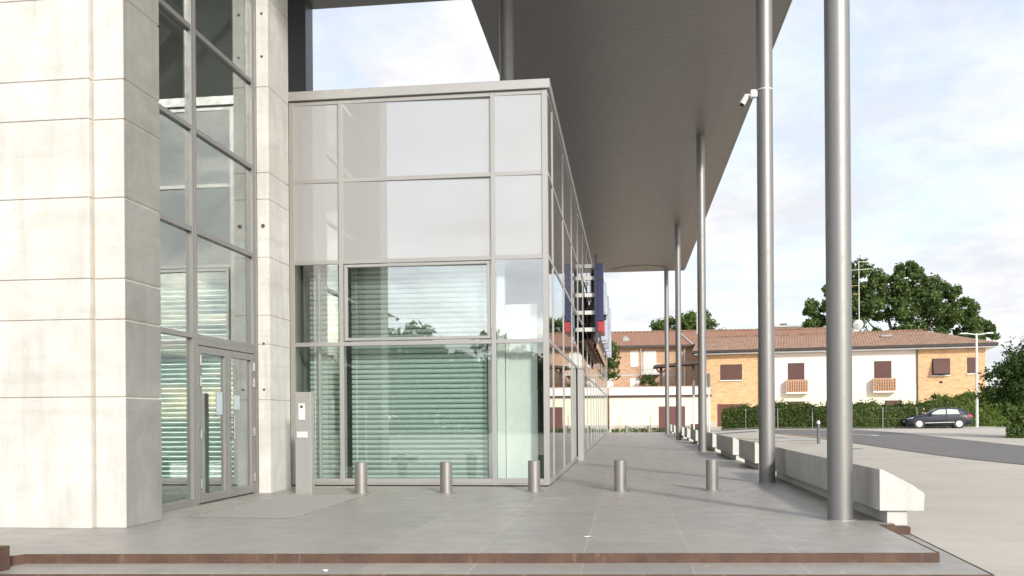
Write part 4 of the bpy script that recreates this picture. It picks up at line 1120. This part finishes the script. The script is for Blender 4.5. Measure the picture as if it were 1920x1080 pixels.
# ------------------------------------------------------------------ parked car
def make_car(x, y, z, rz):
    root = empty('parked_car', (x, y, z), rz, label='dark blue five door hatchback parked before the hedge', cat='car')
    L, W, Hc = 4.35, 1.74, 1.44
    # stations along the length (front at -x): (x, z_bottom, z_shoulder, z_top, half width, half width top)
    st = [(-2.17, .30, .50, .58, .60, .45), (-2.10, .22, .58, .68, .74, .60), (-1.90, .19, .66, .76, .82, .68), (-1.55, .18, .76, .86, .86, .70), (-1.15, .18, .84, .93, .87, .70),
          (-0.92, .18, .88, .98, .87, .68), (-0.45, .18, .91, 1.25, .87, .62), (-0.10, .18, .92, 1.385, .87, .60), (0.35, .18, .93, 1.44, .87, .60),
          (0.90, .18, .945, 1.435, .87, .60), (1.35, .18, .96, 1.39, .87, .59), (1.62, .19, .97, 1.32, .86, .58), (1.92, .22, .97, 1.12, .83, .58), (2.08, .26, .93, .99, .80, .60), (2.16, .34, .80, .86, .72, .56), (2.18, .42, .62, .70, .66, .5)]
    V, Fc = [], []; n = 14
    def ring(s):
        x_, zb, zs, zt, w, wt = s
        half = [(w * .80, zb), (w * .96, zb + .06), (w, zb + (zs - zb) * .38), (w * .995, zb + (zs - zb) * .7), (w * .965, zs), (w * .94 * .5 + wt * .5 if zt - zs > .15 else w * .9, (zs + zt) / 2), (wt, zt - .03 * (zt - zs > .15)), (wt * .55, zt + .012)]
        return [(x_, -a, b) for a, b in half] + [(x_, a, b) for a, b in reversed(half)]
    for s in st: V += ring(s)
    k = 16
    for i in range(len(st) - 1):
        for j in range(k):
            a, b = i * k + j, i * k + (j + 1) % k
            Fc.append((a, a + k, b + k, b))
    Fc.append(tuple(range(k))); Fc.append(tuple(range((len(st) - 1) * k + k - 1, (len(st) - 1) * k - 1, -1)))
    me = bpy.data.meshes.new('body'); me.from_pydata(V, [], Fc); me.materials.append(M['car'])
    bm = bmesh.new(); bm.from_mesh(me); bmesh.ops.recalc_face_normals(bm, faces=bm.faces); bm.to_mesh(me); bm.free()
    for p in me.polygons: p.use_smooth = True
    body = link(bpy.data.objects.new('body', me)); body.parent = root
    def yside(x_, z_):   # outer half width at height z
        for a, b in zip(st[:-1], st[1:]):
            if a[0] <= x_ <= b[0]:
                t = (x_ - a[0]) / (b[0] - a[0]); s = [a[i] * (1 - t) + b[i] * t for i in range(6)]; break
        _, zb, zs, zt, w, wt = s
        t = max(0, min(1, (z_ - zs) / max(.01, zt - .03 - zs)))
        return (w * .965) * (1 - t) + wt * t
    def side_patch(name, pts, mat, off, parent):
        for sgn in (-1, 1):
            m = MB(); q = [(px, sgn * (yside(px, pz) + off), pz) for px, pz in pts]
            if sgn > 0: q = q[::-1]
            m.prism(q, (0, sgn * 0.006, 0)); m.build(name, mat, parent)
    side_patch('side_window', [(-.62, .97), (.42, .985), (.42, 1.345), (-.02, 1.315), (-.30, 1.19)], M['car_glass_light'], .012, root)
    side_patch('side_window', [(.50, .985), (1.32, 1.0), (1.22, 1.30), (.85, 1.345), (.50, 1.35)], M['car_glass_light'], .012, root)
    side_patch('quarter_window', [(1.38, 1.01), (1.66, 1.06), (1.36, 1.25), (1.28, 1.28)], M['car_glass'], .012, root)
    side_patch('side_trim', [(-.95, .36), (1.0, .41), (1.0, .45), (-.95, .40)], M['rim'], .035, root)
    side_patch('door_seam', [(.445, .30), (.46, .30), (.46, .93), (.445, .93)], M['black'], .034, root)
    side_patch('door_handle', [(.22, .83), (.40, .84), (.40, .87), (.22, .86)], M['car'], .03, root)
    side_patch('door_handle', [(1.12, .85), (1.30, .86), (1.30, .89), (1.12, .88)], M['car'], .03, root)
    m = MB(); m.prism([(-0.90, -.60, 1.0), (-0.90, .60, 1.0), (-.14, .52, 1.39), (-.14, -.52, 1.39)], (-0.01, 0, 0.012)); m.build('windscreen', M['car_glass_light'], root)
    m = MB(); m.prism([(1.66, -.52, 1.31), (1.66, .52, 1.31), (1.95, .55, 1.10), (1.95, -.55, 1.10)], (0.01, 0, 0.012)); m.build('rear_window', M['car_glass'], root)
    for s in (-1, 1):
        m = MB(); m.prism([(-2.13, s * .60, .60), (-1.72, s * .845, .70), (-1.70, s * .845, .77), (-2.06, s * .62, .70)], (0, s * 0.02, 0.01)); m.build('headlight', M['lamp_clear'], root)
        m = MB(); m.prism([(1.80, s * .835, .80), (2.10, s * .80, .76), (2.10, s * .78, .93), (1.82, s * .82, .98)], (0.01, s * 0.03, 0)); m.build('tail_light', M['lamp_red'], root)
        m = MB(); m.box(-.68, -.50, s * .99 - .08, s * .99 + .08, .94, 1.06, .03, 2); m.build('wing_mirror', M['car'], root)
    m = MB(); m.box(-2.20, -2.17, -.55, .55, .30, .42, .01); m.build('grille', M['black'], root)
    m = MB(); m.box(-2.215, -2.20, -.26, .26, .43, .54); m.build('number_plate', M['white'], root)
    for wx in (-1.32, 1.26):
        for s in (-1, 1):
            m = MB(); m.cyl((wx, s * .80, .36), (wx, s * .872, .36), .385, n=32); m.build('wheel_arch', M['black'], root)
            m = MB(); m.cyl((wx, s * .70, .315), (wx, s * .885, .315), .315, n=32); wh = m.build('wheel', M['black'], root, smooth=True)
            m = MB(); m.cyl((wx, s * .884, .315), (wx, s * .892, .315), .215, n=28)
            wr = m.build('rim', M['rim'], wh)
            m = MB()
            for kk in range(9):
                a = kk * 2 * pi / 9; m.cyl((wx + .125 * cos(a), s * .891, .315 + .125 * sin(a)), (wx + .125 * cos(a), s * .895, .315 + .125 * sin(a)), .028, n=8)
            m.build('rim_opening', M['black'], wh)
    return root
c_ = make_car(20.35, 63.1, 0.235, radians(-7)); c_.scale = (0.93, 0.93, 0.93)

# ------------------------------------------------------------------ what the glass mirrors, behind the camera
bh = empty('mirrored_house', (-19.6, -28, -0.18), label='house behind the camera, seen only as a silhouette mirrored in the glass', cat='house')
m = MB(); m.box(-6, 3.2, -9, 0, 0, 9.2); m.build('wall', M['brick_b'], bh)
m = MB(); e = [(-6.7, .7, 9.2), (3.9, .7, 9.2), (3.9, -9.7, 9.2), (-6.7, -9.7, 9.2)]
m.poly([e[0], e[3], e[2], e[1]]); m.poly([e[0], e[1], (0.2, -4.5, 11.3), (-2.5, -4.5, 11.3)]); m.poly([e[1], e[2], (0.2, -4.5, 11.3)]); m.poly([e[2], e[3], (-2.5, -4.5, 11.3), (0.2, -4.5, 11.3)]); m.poly([e[3], e[0], (-2.5, -4.5, 11.3)])
m.build('roof', M['roof'], bh)
MT = [(-17.0, -49, 10.2, 'tallest tree behind the camera, its crown mirrored in the middle sash'), (-11.0, -51, 8.6, 'tree behind the camera mirrored just left of the white partition'),
      (-23.5, -47, 8.4, 'tree behind the camera mirrored beside the house silhouette'), (-30, -46, 9.6, 'tree behind the camera mirrored in the narrow left bay'),
      (-5.0, -50, 7.8, 'tree behind the camera mirrored in the right pane'), (1.5, -52, 7.6, 'tree behind the camera, mirrored near the pavilion corner'),
      (8.0, -50, 8.6, 'tree behind the camera, second from the right of its row'), (14.5, -51, 8.0, 'rightmost tree of the row behind the camera'), (-37, -46, 9.0, 'leftmost tree of the row behind the camera')]
for i, (x, y, h, lab_) in enumerate(MT):
    tree('broadleaf_tree', (x, y, -0.18), h, (0, 0, h * .48), (4.3, 2.6, h * .5), 4200, 0.36, M['leaf_tree'], lab_, nclump=70, trunk_r=0.3, seed=40 + i, group='row of trees behind the camera', clump=(0.3, 0.55), inner=0.1)

hedge('tall_hedge', [(-45, -43), (-20, -44), (24, -45)], 3.6, 1.6, 16000, 0.26, M['leaf_tree'], 'tall hedge behind the camera at the foot of the mirrored trees', 60)

for (x, y, z, rz, lab_) in ((-0.40, 9.30, 0.003, 0.4, 'crumpled white paper scrap on the terrace, near its front edge'), (-2.6, 7.58, -0.080, 1.9, 'tiny white paper scrap on the lower step')):
    rnd = random.Random(int(y * 10)); b = MB(); n = 11
    c0 = b.bm.verts.new((0, 0, 0.012)); ring = [b.bm.verts.new((0.055 * cos(i * 2 * pi / n) * rnd.uniform(.6, 1.2), 0.03 * sin(i * 2 * pi / n) * rnd.uniform(.6, 1.2), rnd.uniform(0, 0.008))) for i in range(n)]
    for i in range(n): b.bm.faces.new((c0, ring[i], ring[(i + 1) % n]))
    o = b.build('paper_scrap', M['white'], label=lab_, cat='litter'); o.location = (x, y, z); o.rotation_euler = (0, 0, rz)
